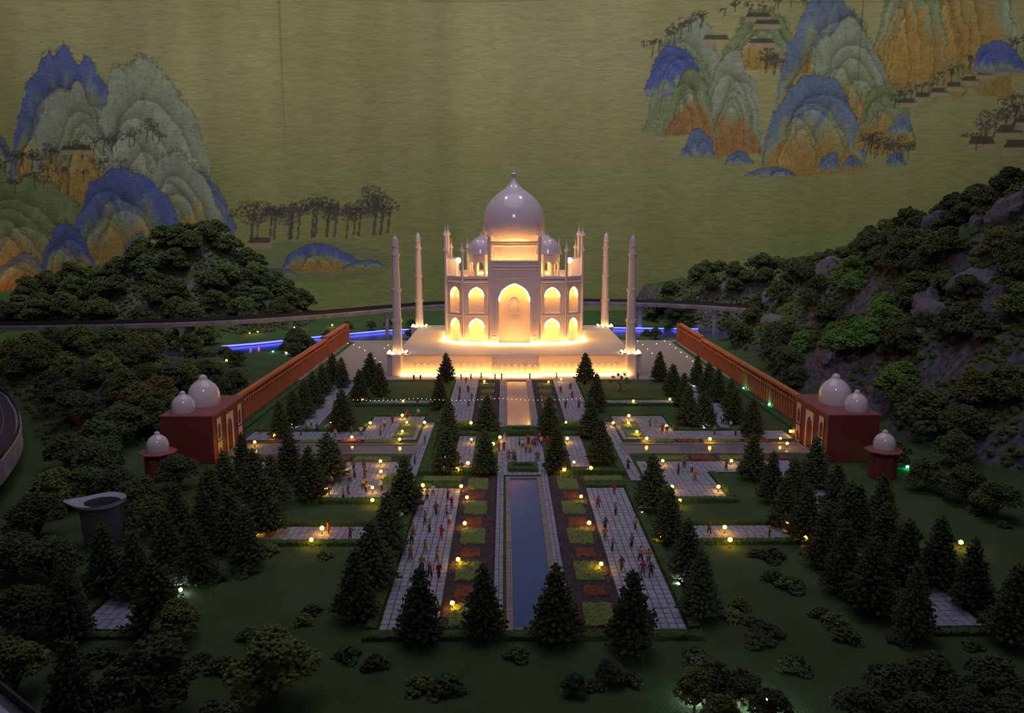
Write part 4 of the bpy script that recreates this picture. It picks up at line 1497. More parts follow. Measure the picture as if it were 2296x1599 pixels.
f.append(tuple(range(3 * n, 4 * n)))
m.add(v, f)
m.build('shaft', concrete_dk, cup)

# ------------------------------------------------------------------ trees
def ico():
    bm = bmesh.new()
    bmesh.ops.create_icosphere(bm, subdivisions=1, radius=1)
    v = np.array([p.co[:] for p in bm.verts])
    f = np.array([[p.index for p in q.verts] for q in bm.faces])
    bm.free()
    return v, f


IV, IF = ico()


def rock_mesh(seed, sx_, sy_, sz_):
    bm = bmesh.new()
    bmesh.ops.create_icosphere(bm, subdivisions=3, radius=1)
    v_ = np.array([p.co[:] for p in bm.verts])
    f_ = np.array([[p.index for p in q.verts] for q in bm.faces])
    bm.free()
    n_ = vnoise(v_[:, 0] * 1.6 + seed * 3.1 + 50, v_[:, 1] * 1.6 + v_[:, 2] * 1.9 + 50, 12, 4, 0.65)
    v_ = v_ * (0.55 + 0.95 * n_)[:, None]
    return v_ * np.array([sx_, sy_, sz_]), f_



def tufts(C, R, seed, squash=0.8):
    """knobbly clumps at centres C with radii R"""
    r = np.random.default_rng(seed)
    n = len(C)
    jit = 1 + r.uniform(-0.42, 0.42, (n, len(IV), 1))
    V = IV[None] * jit * np.asarray(R)[:, None, None]
    V[:, :, 2] *= squash
    V = V + np.asarray(C)[:, None, :]
    F_ = IF[None] + (np.arange(n) * len(IV))[:, None, None]
    return V.reshape(-1, 3), F_.reshape(-1, 3)


def conifer_mesh(seed, width=0.30, hgt=1.0, n=760):
    r = np.random.default_rng(seed)
    C, R = [], []
    br = MB()
    levels = 15
    for L in range(levels):
        t = 0.07 + 0.86 * L / (levels - 1)
        rad = width * (1 - t) ** 0.72 * (0.90 + 0.2 * r.random()) + 0.012
        nb = max(5, int(18 * (1 - t) + 5))
        a0 = r.random() * 6.28
        for k in range(nb):
            a = a0 + 2 * math.pi * k / nb + r.normal(0, 0.12)
            rl = rad * r.uniform(0.72, 1.15)
            m = max(3, int(rl / 0.021))
            for q in range(m):
                s = (q + 1) / m
                if s < 0.32:
                    continue
                rr = rl * s
                z = hgt * t + 0.30 * rr + r.normal(0, 0.010)
                C.append((rr * math.cos(a) + r.normal(0, 0.008), rr * math.sin(a) + r.normal(0, 0.008), z))
                R.append(r.uniform(0.014, 0.028) * (1.0 if s < 0.9 else 0.8))
            if L % 2 == 0:
                br.tube([(0, 0, hgt * t - 0.02), (rl * 0.85 * math.cos(a), rl * 0.85 * math.sin(a), hgt * t + 0.25 * rl)], [0.008, 0.003], 3)
    for q in range(10):
        C.append((r.normal(0, 0.008), r.normal(0, 0.008), hgt * (0.90 + 0.1 * q / 9)))
        R.append(0.024 - 0.0012 * q)
    V, F_ = tufts(C, R, seed, 1.0)
    fo = mesh_np('foliage', V, F_, fol_dark)
    br.tube([(0, 0, -0.03), (0, 0, hgt * 0.5), (0, 0, hgt * 0.96)], [0.028, 0.018, 0.005], 6)
    tr_ = br.mesh('trunk', bark)
    return fo, tr_


def broad_mesh(seed, lobes=13, n=1900, spread=0.42, hgt=0.80, low=0.13, mat=None):
    r = np.random.default_rng(seed)
    C, R = [], []
    br = MB()
    br.tube([(0, 0, -0.15), (0.01, 0, low * 0.6), (0, 0, low * 2.0)], [0.035, 0.028, 0.018], 6)
    for k in range(lobes):
        a = 2 * math.pi * k / lobes * 2.4 + r.normal(0, 0.3)
        rr = spread * math.sqrt((k + 0.3) / lobes) * 0.75
        c = np.array([rr * math.cos(a), rr * math.sin(a), low + (hgt - low) * (0.80 - 0.62 * (k / lobes)) + r.normal(0, 0.03)])
        lr = spread * r.uniform(0.36, 0.50)
        br.tube([(0, 0, low * 0.8), tuple(c * [0.6, 0.6, 0.9]), tuple(c)], [0.016, 0.010, 0.004], 4)
        m = n // lobes
        d = r.normal(0, 1, (m, 3))
        d[:, 2] = np.abs(d[:, 2]) * 1.0 - 0.25
        d /= np.linalg.norm(d, axis=1)[:, None]
        p = c + d * lr * np.array([1, 1, 0.72]) * r.uniform(0.75, 1.06, (m, 1))
        C += list(p)
        R += list(r.uniform(0.015, 0.034, m))
    V, F_ = tufts(np.array(C), np.array(R), seed, 0.75)
    return mesh_np('foliage', V, F_, mat or fol_mid), br.mesh('trunk', bark)


def shrub_mesh(seed, n=300, spread=0.24, hgt=0.17, mat=None):
    r = np.random.default_rng(seed)
    a = r.random(n) * 6.283
    rr = spread * np.sqrt(r.random(n)) * (0.75 + 0.25 * np.sin(3 * a + seed))
    z = hgt * (1 - (rr / spread) ** 2) * r.uniform(0.35, 1.0, n) + 0.01
    V, F_ = tufts(np.stack([rr * np.cos(a), rr * np.sin(a), z], -1), r.uniform(0.013, 0.030, n), seed, 0.7)
    return mesh_np('foliage', V, F_, mat or fol_mid)


CON = [conifer_mesh(100 + k, 0.28 + 0.015 * k, 1.0) for k in range(5)]
BRO = {'dark': [broad_mesh(200 + k, mat=fol_dark) for k in range(4)], 'mid': [broad_mesh(220 + k, mat=fol_mid) for k in range(4)],
       'lime': [broad_mesh(240 + k, mat=fol_lime) for k in range(3)], 'olive': [broad_mesh(260 + k, mat=fol_olive) for k in range(3)]}
SHR = {'dark': [shrub_mesh(300 + k, mat=fol_dark) for k in range(3)], 'olive': [shrub_mesh(320 + k, mat=fol_olive) for k in range(2)], 'mid': [shrub_mesh(340 + k, mat=fol_mid) for k in range(2)]}


def plant_tree(kind_name, pair, x, y, z, sc, cat='tree', group=None, wide=1.0):
    r = empty(kind_name, (x, y, z), random.uniform(0, 6.28))
    r.scale = (sc * wide, sc * wide, sc)
    put(pair[1], 'trunk', r)
    put(pair[0], 'foliage', r)
    r['category'] = cat
    if group:
        r['group'] = group
    return r


conifers = [
    # front row
    (940, 1268), (1083, 1262), (1247, 1262), (1420, 1278), (795, 1228), (1575, 1228),
    # outer rows of the front walkways
    (905, 1022), (868, 1100), (832, 1165), (1465, 1017), (1503, 1090), (1545, 1160),
    # middle square
    (1092, 885), (1087, 962), (1005, 892), (1000, 955), (1000, 790), (985, 838), (1232, 888), (1248, 955), (1313, 790), (1338, 836), (1325, 888), (1348, 937),
    # rear lawns
    (830, 790), (805, 828), (850, 812), (745, 792), (765, 800), (722, 815), (700, 832), (655, 872), (765, 872), (680, 850), (625, 895),
    (1480, 787), (1510, 815), (1535, 835), (1565, 795), (1590, 812), (1612, 825), (1640, 845), (1580, 875), (1545, 862), (1690, 890), (1650, 868),
    # beside the front courts
    (733, 968), (645, 965), (605, 1020), (540, 970), (565, 1005), (500, 1010), (465, 1045), (690, 1000),
    (1692, 970), (1735, 1010), (1785, 1025), (1833, 978), (1880, 1035), (1765, 1062), (1912, 1075),
    # clusters along the outer paths
    (510, 1090), (590, 1062), (430, 1165), (390, 1080), (455, 1098), (340, 1250), (225, 1172), (140, 1262), (295, 1185), (150, 1425), (365, 1135), (545, 1135),
    (1815, 1085), (1855, 1130), (1930, 1085), (1990, 1122), (1965, 1205), (2060, 1258), (2115, 1155), (2190, 1205), (2285, 1262), (2040, 1162), (1900, 1165), (1985, 1060),
]
for px_, py_ in conifers:
    h = random.uniform(0.93, 1.04)
    p = G(px_, py_, h)
    z = ground_z(p.x, p.y) + 0.008
    o = plant_tree('conifer', random.choice(CON), p.x, p.y, z, h, group='miniature conifers', wide=random.uniform(0.92, 1.12))
    u = p.x - AX
    s = 'left' if u < 0 else 'right'
    if p.y < 9.2 and abs(u) < 2.5:
        later(o, 'dark conifer in the front row before the %s walkway' % s, (round(abs(u), 2)))
    elif abs(u) < 2.6 and p.y < 15.3:
        later(o, 'dark conifer in the row outside the %s front walkway' % s, p.y)
    elif abs(u) < 2.6 and p.y < 19.5:
        later(o, 'dark conifer on the %s planted block of the middle square' % s, p.y)
    elif abs(u) < 2.6:
        later(o, 'dark conifer beside the %s rear walkway' % s, p.y)
    elif p.y > 18:
        later(o, 'dark conifer on the %s rear lawn by the red wall' % s, p.y)
    elif p.y > 13.5:
        later(o, 'dark conifer between the %s front court and its gatehouse' % s, p.y)
    else:
        later(o, 'dark conifer along the %s outer garden path' % s, p.y)

# a bare curly little tree on the right rear lawn
pb = G(1390, 876)
bt = tag(empty('bonsai_tree', (pb.x, pb.y, 0)), 'small twisted bonsai tree on the lawn right of the plinth front', 'tree')
m = MB()
m.tube([(0, 0, -0.01), (0.03, 0, 0.12), (-0.04, 0, 0.25), (0.05, 0, 0.36)], [0.025, 0.02, 0.016, 0.01], 6)
m.tube([(0.0, 0, 0.18), (0.12, 0.0, 0.24), (0.20, 0.02, 0.34)], [0.014, 0.010, 0.006], 5)
m.tube([(-0.02, 0, 0.22), (-0.14, 0.02, 0.28), (-0.20, 0, 0.38)], [0.014, 0.010, 0.006], 5)
m.build('trunk', bark, bt)
cl = [(0.06, 0, 0.42), (0.20, 0.02, 0.36), (-0.20, 0, 0.42), (-0.07, 0, 0.48), (0.13, 0, 0.5), (0.26, 0, 0.26), (-0.27, 0, 0.3)]
C = np.concatenate([np.array(c_) + rng.normal(0, 0.028, (26, 3)) for c_ in cl])
V, F_ = tufts(C, rng.uniform(0.012, 0.026, len(C)), 5)
put(mesh_np('foliage', V, F_, fol_olive), 'foliage', bt)

# broadleaf trees scattered over mountain, hills and mounds
placed = []


def scatter(n, fx, ok, mind, tries=6000):
    out = []
    cells = []
    for _ in range(tries):
        if len(out) >= n:
            break
        x, y = fx()
        if not ok(x, y):
            continue
        if min((x - q.x) ** 2 + (y - q.y) ** 2 for q in vp) < 0.7 and ground_z(x, y) < 1.6:
            continue
        if any((x - a) ** 2 + (y - b_) ** 2 < mind * mind for a, b_ in cells):
            continue
        cells.append((x, y))
        out.append((x, y))
    return out


def in_view(x, y, z):
    """keep to what the place shows around the garden: drop trees far outside the visitors' view"""
    dx, dy = x, y
    return abs(dx) < 0.70 * dy + 1.2


rr_ = random.Random(11)
pts = scatter(165, lambda: (rr_.uniform(7.5, 19), rr_.uniform(11.5, 42)),
              lambda x, y: ground_z(x, y) > 0.10 and in_view(x, y, 0) and not (x < 8.6 and y < 30) and vnoise(np.array([x * 0.5]), np.array([y * 0.5]), 71, 2)[0] < 0.70, 0.66, 9000)
for x, y in pts:
    z = ground_z(x, y)
    lime = 9.0 < x < 14.0 and 17 < y < 27 and 0.3 < z < 3.0 and rr_.random() < 0.45
    k = 'lime' if lime else rr_.choice(['dark', 'dark', 'mid', 'mid', 'mid', 'olive'] if y < 30 else ['dark', 'mid', 'dark'])
    o = plant_tree('broadleaf_tree', rr_.choice(BRO[k]), x, y, z - 0.10, rr_.uniform(1.0, 1.45), group='trees on the rocky mountain')
    band = 'foot' if z < 0.9 else ('middle slope' if z < 3.2 else 'upper slope')
    dep_ = 'before gatehouse' if y < 18 else ('beside red wall' if y < 29 else 'behind red wall')
    kn = {'lime': 'bright lime', 'dark': 'dark green', 'mid': 'mid green', 'olive': 'olive'}[k]
    later(o, '%s tree on right mountain %s %s' % (kn, band, dep_), y)
pts = scatter(70, lambda: (rr_.uniform(-24, -8.5), rr_.uniform(34.5, 43)), lambda x, y: ground_z(x, y) > 0.25 and in_view(x, y, 0) and abs(y - float(river_y(x))) > 2.2, 0.78)
for x, y in pts:
    k = rr_.choice(['dark', 'dark', 'dark', 'mid'])
    o = plant_tree('broadleaf_tree', rr_.choice(BRO[k]), x, y, ground_z(x, y) - 0.10, rr_.uniform(1.3, 1.7), group='trees on the far left hill')
    hz_ = ground_z(x, y)
    later(o, '%s tree on far left hill %s' % ('dark green' if k == 'dark' else 'mid green', 'crest' if hz_ > 1.6 else ('slope' if hz_ > 0.7 else 'foot')), y)


def clear_left(x, y):
    if not in_view(x, y, 0) or x > -7.75:
        return False
    if abs(y - float(river_y(x))) < 2.0 and x > -13:
        return False
    if -11.2 < x and 23.2 < y < 30.5:                    # open lawn by the river
        return False
    if min(math.hypot(x - p.x, y - p.y) for p in tp) < 0.8 or (x < -9.2 and min(math.hypot(x + 0.8 - p.x, y + 0.4 - p.y) for p in tp) < 0.9):
        return False
    if x < float(np.interp(y, [9.8, 13, 16.3, 20.1, 21.6], [-9.6, -8.75, -10.05, -12.95, -15.8])) - 0.2 and y < 21.6:
        return False
    if math.hypot(x + 7.0, y - 15.25) < 0.6 or (x > -8.0 and 15.9 < y < 18.6):
        return False
    return vnoise(np.array([x * 0.7]), np.array([y * 0.7]), 81, 2)[0] < 0.76


pts = scatter(90, lambda: (rr_.uniform(-18, -7.6), rr_.uniform(11, 33)), clear_left, 0.62, 8000)
for x, y in pts:
    k = rr_.choice(['dark', 'mid', 'mid', 'olive'] if y > 18 else ['dark', 'mid', 'dark'])
    o = plant_tree('broadleaf_tree', rr_.choice(BRO[k]), x, y, ground_z(x, y) - 0.05, rr_.uniform(0.95, 1.35), group='trees left of the garden')
    kn = {'dark': 'dark green', 'mid': 'mid green', 'olive': 'olive yellow'}[k]
    later(o, '%s tree %s' % (kn, 'in wood before left gatehouse' if y < 16 else ('on mound beside left gatehouse' if y < 24 else 'between left mound and viaduct')), y)
# undergrowth covering the slopes between the trees
for nm, n_, fx, ok, mt, lab in (
        ('mountain_undergrowth', 9000, lambda r_: (r_.uniform(7.6, 19, 60000), r_.uniform(11, 43, 60000)), lambda X, Y, Z: (Z > 0.12) & (np.abs(X) < 0.7 * Y + 1), fol_mid, 'dense green undergrowth over the right mountain'),
        ('hill_undergrowth', 5000, lambda r_: (r_.uniform(-24, -8.5, 40000), r_.uniform(34.5, 44, 40000)), lambda X, Y, Z: (Z > 0.12) & (np.abs(X) < 0.7 * Y + 1), fol_dark, 'dense green undergrowth over the far left hill'),
        ('mound_undergrowth', 4500, lambda r_: (r_.uniform(-17, -8.2, 60000), r_.uniform(13, 30, 60000)), lambda X, Y, Z: (Z > 0.05) & (np.abs(X) < 0.7 * Y + 1) & (X > np.interp(Y, [9.8, 13, 16.3, 20.1, 21.6, 22], [-8.2, -7.6, -9.4, -12.3, -15.0, -30])), fol_dark, 'dense green undergrowth over the left mound')):
    r_ = np.random.default_rng(len(nm))
    X, Y = fx(r_)
    Z = height(X, Y)
    keep = ok(X, Y, Z) & (vnoise(X * 0.8, Y * 0.8, 61, 3) < 0.60)
    X, Y, Z = X[keep][:n_], Y[keep][:n_], Z[keep][:n_]
    V, F_ = tufts(np.stack([X, Y, Z + 0.02], -1), r_.uniform(0.05, 0.13, len(X)), 77, 0.8)
    o = put(mesh_np(nm, V, F_, mt), nm)
    tag(o, lab, kind='stuff')
# riverside trees
for px_, py_ in ((470, 790), (505, 805), (535, 815), (655, 790), (690, 775), (640, 785), (440, 800), (470, 765), (410, 770), (735, 745), (780, 738), (820, 742), (860, 738), (915, 735), (930, 740), (1450, 745), (1470, 752), (1500, 728), (1560, 735), (1540, 728)):
    p = G(px_, py_ + 8)
    if abs(p.y - float(river_y(p.x))) < 1.2:
        p.y = float(river_y(p.x)) + (-1.9 if p.y < float(river_y(p.x)) else 1.9)
    k = rr_.choice(['dark', 'mid', 'dark'])
    o = plant_tree('broadleaf_tree', rr_.choice(BRO[k]), p.x, p.y, ground_z(p.x, p.y) - 0.02, rr_.uniform(0.55, 0.8), group='riverside trees')
    later(o, 'small bushy riverside tree %s the mausoleum' % ('left of' if p.x < 0 else 'right of'), p.y)
# garden edge trees on the near left and right
near = [(75, 1100, 'mid', 0.9), (120, 1045, 'olive', 0.9), (190, 1040, 'mid', 0.85), (255, 1035, 'dark', 0.9), (310, 1062, 'dark', 0.8), (30, 1185, 'dark', 0.8), (105, 1195, 'mid', 0.8), (40, 1300, 'dark', 0.8), (20, 1425, 'olive', 0.75),
        (330, 1105, 'dark', 0.8), (395, 1012, 'dark', 0.85), (610, 1402, 'olive', 0.95), (395, 1345, 'olive', 0.6), (340, 1415, 'dark', 0.95), (480, 1560, 'dark', 0.6),
        (2170, 1040, 'mid', 0.8), (2080, 1020, 'mid', 0.75), (2010, 985, 'mid', 0.7), (2240, 1070, 'dark', 0.8), (2150, 960, 'dark', 0.9),
        (1600, 1480, 'mid', 0.55), (1660, 1500, 'mid', 0.5), (1560, 1500, 'olive', 0.5), (1730, 1545, 'mid', 0.45), (1620, 1560, 'olive', 0.45), (2000, 1480, 'dark', 0.6), (2100, 1460, 'dark', 0.65), (2230, 1465, 'dark', 0.7), (1930, 1530, 'dark', 0.6), (2060, 1545, 'dark', 0.55), (2180, 1540, 'dark', 0.55), (2280, 1540, 'dark', 0.6), (1370, 1470, 'dark', 0.35), (1290, 1500, 'dark', 0.3)]
for px_, py_, k, h in near:
    p = G(px_, py_, h * 0.9)
    o = plant_tree('broadleaf_tree', rr_.choice(BRO[k]), p.x, p.y, ground_z(p.x, p.y) - 0.02, h * 1.1, group='trees around the front lawns')
    later(o, '%s bushy tree %s' % ({'mid': 'mid green', 'dark': 'dark green', 'olive': 'olive yellow'}[k], 'on the near left ground' if p.x < 0 else 'on the near right ground'), p.y)
shr = [(730, 1248), (550, 1285), (700, 1372), (680, 1395), (780, 1472), (840, 1490), (1160, 1472), (940, 1540), (1000, 1545), (1330, 1540), (1730, 1252), (1695, 1245), (1775, 1318), (1735, 1300), (1720, 1425), (1690, 1400), (1640, 1385), (1660, 1360), (1870, 1400), (1900, 1432),
       (1840, 1380), (1420, 1530), (1560, 1480), (1700, 1440), (600, 1240), (450, 1480), (500, 1500), (230, 1480), (60, 1480), (1780, 1500), (2020, 1440), (2180, 1450), (560, 1430), (490, 1300), (2190, 1150), (2250, 1180)]
for px_, py_ in shr:
    p = G(px_, py_)
    k = rr_.choice(['dark', 'mid', 'olive', 'dark'])
    o = put(rr_.choice(SHR[k]), 'low_shrub', None, (p.x, p.y, ground_z(p.x, p.y) - 0.01), rr_.uniform(0, 6.28), rr_.uniform(0.55, 1.05))
    o['category'] = 'shrub'
    o['group'] = 'low shrubs on the front lawns'
    later(o, 'low spreading %s shrub on the %s front lawn' % ({'dark': 'dark green', 'mid': 'mid green', 'olive': 'olive'}[k], 'left' if p.x < AX else 'right'), p.y)

# boulders breaking through the mountain side
for k in range(34):
    for _ in range(40):
        x, y = rr_.uniform(8.8, 17), rr_.uniform(13, 34)
        if ground_z(x, y) > 0.3 and in_view(x, y, 0):
            break
    V, F_ = rock_mesh(k, rr_.uniform(0.3, 0.7), rr_.uniform(0.25, 0.5), rr_.uniform(0.3, 0.65))
    o = put(mesh_np('boulder', V, F_, rock_m), 'boulder', None, (x, y, ground_z(x, y) - 0.05), rr_.uniform(0, 6))
    o['category'] = 'rock'
    o['group'] = 'grey boulders on the mountain'
    later(o, 'grey boulder on the %s of the right mountain' % ('foot' if ground_z(x, y) < 1.2 else ('middle slope' if ground_z(x, y) < 3 else 'upper slope')), y)

# ------------------------------------------------------------------ garden lamps
IVs = IV.copy()
LM = {}
for nm, mt in (('warm', lamp_warm), ('white', lamp_white), ('green', lamp_green)):
    LM[nm] = mesh_np('bulb', IVs * 0.034, IF, mt)
LM['post'] = MB().lathe([(0.022, 0), (0.022, 0.008), (0.007, 0.012), (0.007, 0.075), (0.014, 0.080)], n=6).mesh('post', post_m)
LM['foot'] = MB().lathe([(0.020, 0), (0.020, 0.015), (0.012, 0.02)], n=6).mesh('foot', post_m)
cname = {'warm': 'amber', 'white': 'cool white', 'green': 'green'}


def garden_lamp(px_, py_, kind='warm', sc=1.0):
    post = kind == 'warm'
    hb = 0.10 if post else 0.04
    p = G(px_, py_, hb + 0.02)
    gz = max(ground_z(p.x, p.y), -0.05)
    if gz > 0.1:
        d = ray(px_, py_)
        t = 5.0
        while t < 60 and CAM_H + d.z * t > ground_z(d.x * t, d.y * t) + hb:
            t += 0.05
        p = Vector((d.x * t, d.y * t, 0))
        gz = ground_z(p.x, p.y)
    inside = abs(p.x - AX) < 6.6 and 9.1 < p.y < 33
    r = empty('garden_lamp', (p.x, p.y, gz + (0.03 if inside else 0.01)))
    r['category'] = 'lamp'
    r['group'] = '%s garden lamps' % cname[kind]
    put(LM['post' if post else 'foot'], 'post' if post else 'foot', r)
    s_ = sc * random.uniform(0.85, 1.15)
    put(LM[kind], 'bulb', r, (0, 0, hb), 0, s_)
    later(r, 'small glowing %s lamp %s' % (cname[kind], place_of(p.x, p.y)), p.y)
    return p


warm = [(615, 977), (571, 991), (789, 980), (896, 985), (902, 967), (912, 947), (952, 947), (902, 931), (830, 948), (904, 899), (813, 896), (706, 897), (1056, 948), (1086, 855), (1057, 985), (1106, 995), (1121, 980), (996, 1026), (1049, 1038),
        (1025, 1052), (1080, 1052), (854, 1057), (853, 1034), (770, 1042), (835, 1093), (730, 1094), (835, 1121), (1047, 1115), (1042, 1173), (948, 1088), (1034, 1090), (722, 1184), (698, 1210), (572, 1183),
        (1230, 856), (1258, 850), (1502, 895), (1420, 899), (1410, 932), (1375, 948), (1409, 948), (1428, 968), (1494, 955), (1450, 983), (1592, 984), (1750, 983), (1765, 994), (1773, 967), (1269, 947), (1272, 983), (1287, 1036), (1265, 1053), (1325, 1049),
        (1486, 1033), (1640, 1033), (1303, 1113), (1321, 1172), (1507, 1091), (1611, 1091), (1524, 1122), (1625, 1182), (1637, 1210), (1767, 1175), (1808, 1202), (1481, 1201), (1027, 1254), (1014, 1352), (1348, 1264), (408, 1165), (1955, 1165), (2005, 1200),
        (2155, 1213), (508, 811), (560, 748), (578, 745), (660, 735), (745, 730), (462, 757), (168, 1003), (195, 1008), (4, 811), (531, 1021), (620, 1165)]
for p_ in warm:
    garden_lamp(*p_)
for p_ in ((655, 952), (741, 948), (695, 1057), (905, 1140), (1557, 861), (1588, 888), (1667, 941), (1578, 960), (405, 1322), (520, 1072), (1787, 1145), (360, 1215), (490, 752), (642, 790), (860, 1290), (1490, 1165), (1440, 1150), (1520, 1310)):
    garden_lamp(*p_, 'white', 0.8)
for p_ in ((1700, 1588), (1640, 1592), (1560, 1560), (1725, 1570)):
    garden_lamp(*p_, 'white', 1.1)
for p_ in ((1667, 869), (612, 787), (2035, 1045), (232, 1012), (1725, 905), (640, 1058)):
    garden_lamp(*p_, 'green', 0.9)
# little floor lights on the terrace
for k, (px_, py_) in enumerate(((780, 770), (793, 773), (806, 779), (818, 786), (828, 795), (840, 803), (852, 812), (862, 781), (870, 774), (1441, 773), (1452, 783), (1462, 792), (1472, 771), (1502, 772), (1515, 781), (1527, 790), (1540, 800), (1553, 810), (1490, 765), (1430, 765))):
    p = G(px_, py_, 0.03)
    o = put(mesh_np('floor_light', IVs * 0.022, IF, dot_led), 'floor_light', None, (p.x, p.y, 0.03))
    o['category'] = 'lamp'
    o['group'] = 'terrace floor lights'
    later(o, 'tiny floor light %s' % place_of(p.x, p.y), p.y)
# two rows of tiny glowing dots, built as beads on a thin wire
for x0, x1, yy, z0_, n, lab in ((-4.3, 1.95, 19.75, 0.62, 58, 'row of tiny glowing dots across the rear garden'), (-1.75, 0.95, 24.6, 0.42, 24, 'row of tiny glowing dots before the plinth front')):
    st_ = tag(empty('dot_row', ((x0 + x1) / 2, yy, 0)), lab, 'string lights')
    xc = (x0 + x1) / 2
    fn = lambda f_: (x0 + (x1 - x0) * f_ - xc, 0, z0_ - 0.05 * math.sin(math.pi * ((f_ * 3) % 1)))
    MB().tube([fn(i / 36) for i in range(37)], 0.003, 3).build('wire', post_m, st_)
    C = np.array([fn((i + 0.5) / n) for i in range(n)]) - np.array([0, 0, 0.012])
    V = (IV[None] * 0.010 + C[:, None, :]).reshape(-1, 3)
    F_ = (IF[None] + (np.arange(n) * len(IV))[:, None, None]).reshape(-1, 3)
    o = put(mesh_np('glow_dots', V, F_, dot_led), 'glow_dots', st_)
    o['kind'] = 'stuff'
# warm wall lamp low on the far left, lighting the mural's lower corner
wl_ = tag(empty('mural_uplight', (-28.6, 44.6, 0.9)), 'warm uplight at the foot of the mural on the far left', 'lamp')
MB().lathe([(0.10, 0), (0.10, 0.12), (0.16, 0.20)], n=12).build('housing', post_m, wl_)
MB().lathe([(0.01, 0.21), (0.12, 0.22), (0.12, 0.25), (0.01, 0.27)], n=12).build('bulb', em('uplight_glow', (1.0, 0.45, 0.08), 160.0), wl_)

# ------------------------------------------------------------------ little people
def person_meshes(seed):
    """one standing figure about 1 unit tall; returns body mesh plus shirt, trousers, hair shells"""
    r = random.Random(seed)
    stride = [0.0, 0.05, 0.10, -0.07, 0.02, 0.08][seed % 6]
    armL = [0.03, -0.10, 0.16, 0.05, 0.20, -0.05][seed % 6]
    armR = [-0.02, 0.12, -0.10, 0.22, 0.04, 0.08][seed % 6]
    bend = [0, 0, 0, 0.5, 1.0, 0][seed % 6]
    V = [((0, 0, 0.50), 0.085), ((0, 0, 0.60), 0.078), ((0, -0.005, 0.72), 0.095), ((0, 0, 0.80), 0.085), ((0, 0, 0.855), 0.036), ((0, -0.012, 0.90), 0.058), ((0, -0.012, 0.955), 0.056), ((0, -0.005, 0.985), 0.03)]
    E = [(0, 1), (1, 2), (2, 3), (3, 4), (4, 5), (5, 6), (6, 7)]

    def chain(start, pts):
        p = start
        for co, rad in pts:
            V.append((co, rad))
            E.append((p, len(V) - 1))
            p = len(V) - 1
        return p
    for s, st in ((-1, stride), (1, -stride)):
        chain(0, [((s * 0.055, -st * 0.15, 0.46), 0.068), ((s * 0.065, -st * 0.55, 0.27), 0.048), ((s * 0.068, -st * 0.9 + 0.01, 0.10), 0.036), ((s * 0.07, -st + 0.01, 0.028), 0.030), ((s * 0.08, -st - 0.065, 0.018), 0.022)])
    for s, ar in ((-1, armL), (1, armR)):
        el = (s * 0.165, -ar * 0.35 + 0.01, 0.635)
        wr = (s * (0.175 - 0.05 * bend), -ar * 0.9 - 0.02 - 0.06 * bend, 0.51 + 0.13 * bend)
        hd = (s * (0.17 - 0.07 * bend), -ar - 0.03 - 0.09 * bend, 0.465 + 0.17 * bend)
        w = chain(3, [((s * 0.115, 0, 0.785), 0.048), (el, 0.034), (wr, 0.025), (hd, 0.024)])
        # fingers and thumb
        hx, hy, hz = hd
        V.append(((hx + s * 0.004, hy - 0.010, hz - 0.045), 0.013))
        E.append((w, len(V) - 1))
        V.append(((hx - s * 0.02, hy - 0.025, hz - 0.012), 0.009))
        E.append((w, len(V) - 1))
    me = bpy.data.meshes.new('figure')
    me.from_pydata([v[0] for v in V], E, [])
    o = bpy.data.objects.new('figure', me)
    COL.objects.link(o)
    sk = o.modifiers.new('skin', 'SKIN')
    sk.use_smooth_shade = True
    for i, (co, rad) in enumerate(V):
        me.skin_vertices[0].data[i].radius = (rad, rad * (0.78 if i in (0, 1, 2, 3) else 1.0))
    me.skin_vertices[0].data[0].use_root = True
    sb_ = o.modifiers.new('sub', 'SUBSURF')
    sb_.levels = 1
    dg = bpy.context.evaluated_depsgraph_get()
    ev = o.evaluated_get(dg)
    m2 = bpy.data.meshes.new_from_object(ev)
    bpy.data.objects.remove(o)
    vv = np.zeros(len(m2.vertices) * 3)
    m2.vertices.foreach_get('co', vv)
    vv = vv.reshape(-1, 3)
    nn_ = np.zeros(len(m2.vertices) * 3)
    m2.vertices.foreach_get('normal', nn_)
    nn_ = nn_.reshape(-1, 3)
    faces = [tuple(p.vertices) for p in m2.polygons]
    cen = np.array([vv[list(f_)].mean(0) for f_ in faces])

    def shell(sel, off):
        fs = [f_ for f_, s_ in zip(faces, sel) if s_]
        used = sorted({i for f_ in fs for i in f_})
        mp_ = {i: k for k, i in enumerate(used)}
        return [tuple(vv[i] + nn_[i] * off) for i in used], [tuple(mp_[i] for i in f_) for f_ in fs]
    arm = np.abs(cen[:, 0]) > 0.115
    shirt = shell((cen[:, 2] > 0.49) & (cen[:, 2] < 0.835) & ~(arm & (cen[:, 2] < 0.56)), 0.010)
    trous = shell((cen[:, 2] <= 0.515) & (cen[:, 2] > 0.03) & ~((np.abs(cen[:, 0]) > 0.13) & (cen[:, 2] > 0.36)), 0.007)
    hair = shell((cen[:, 2] > 0.915) & ((cen[:, 1] > -0.03) | (cen[:, 2] > 0.972)), 0.010)
    return m2, shirt, trous, hair


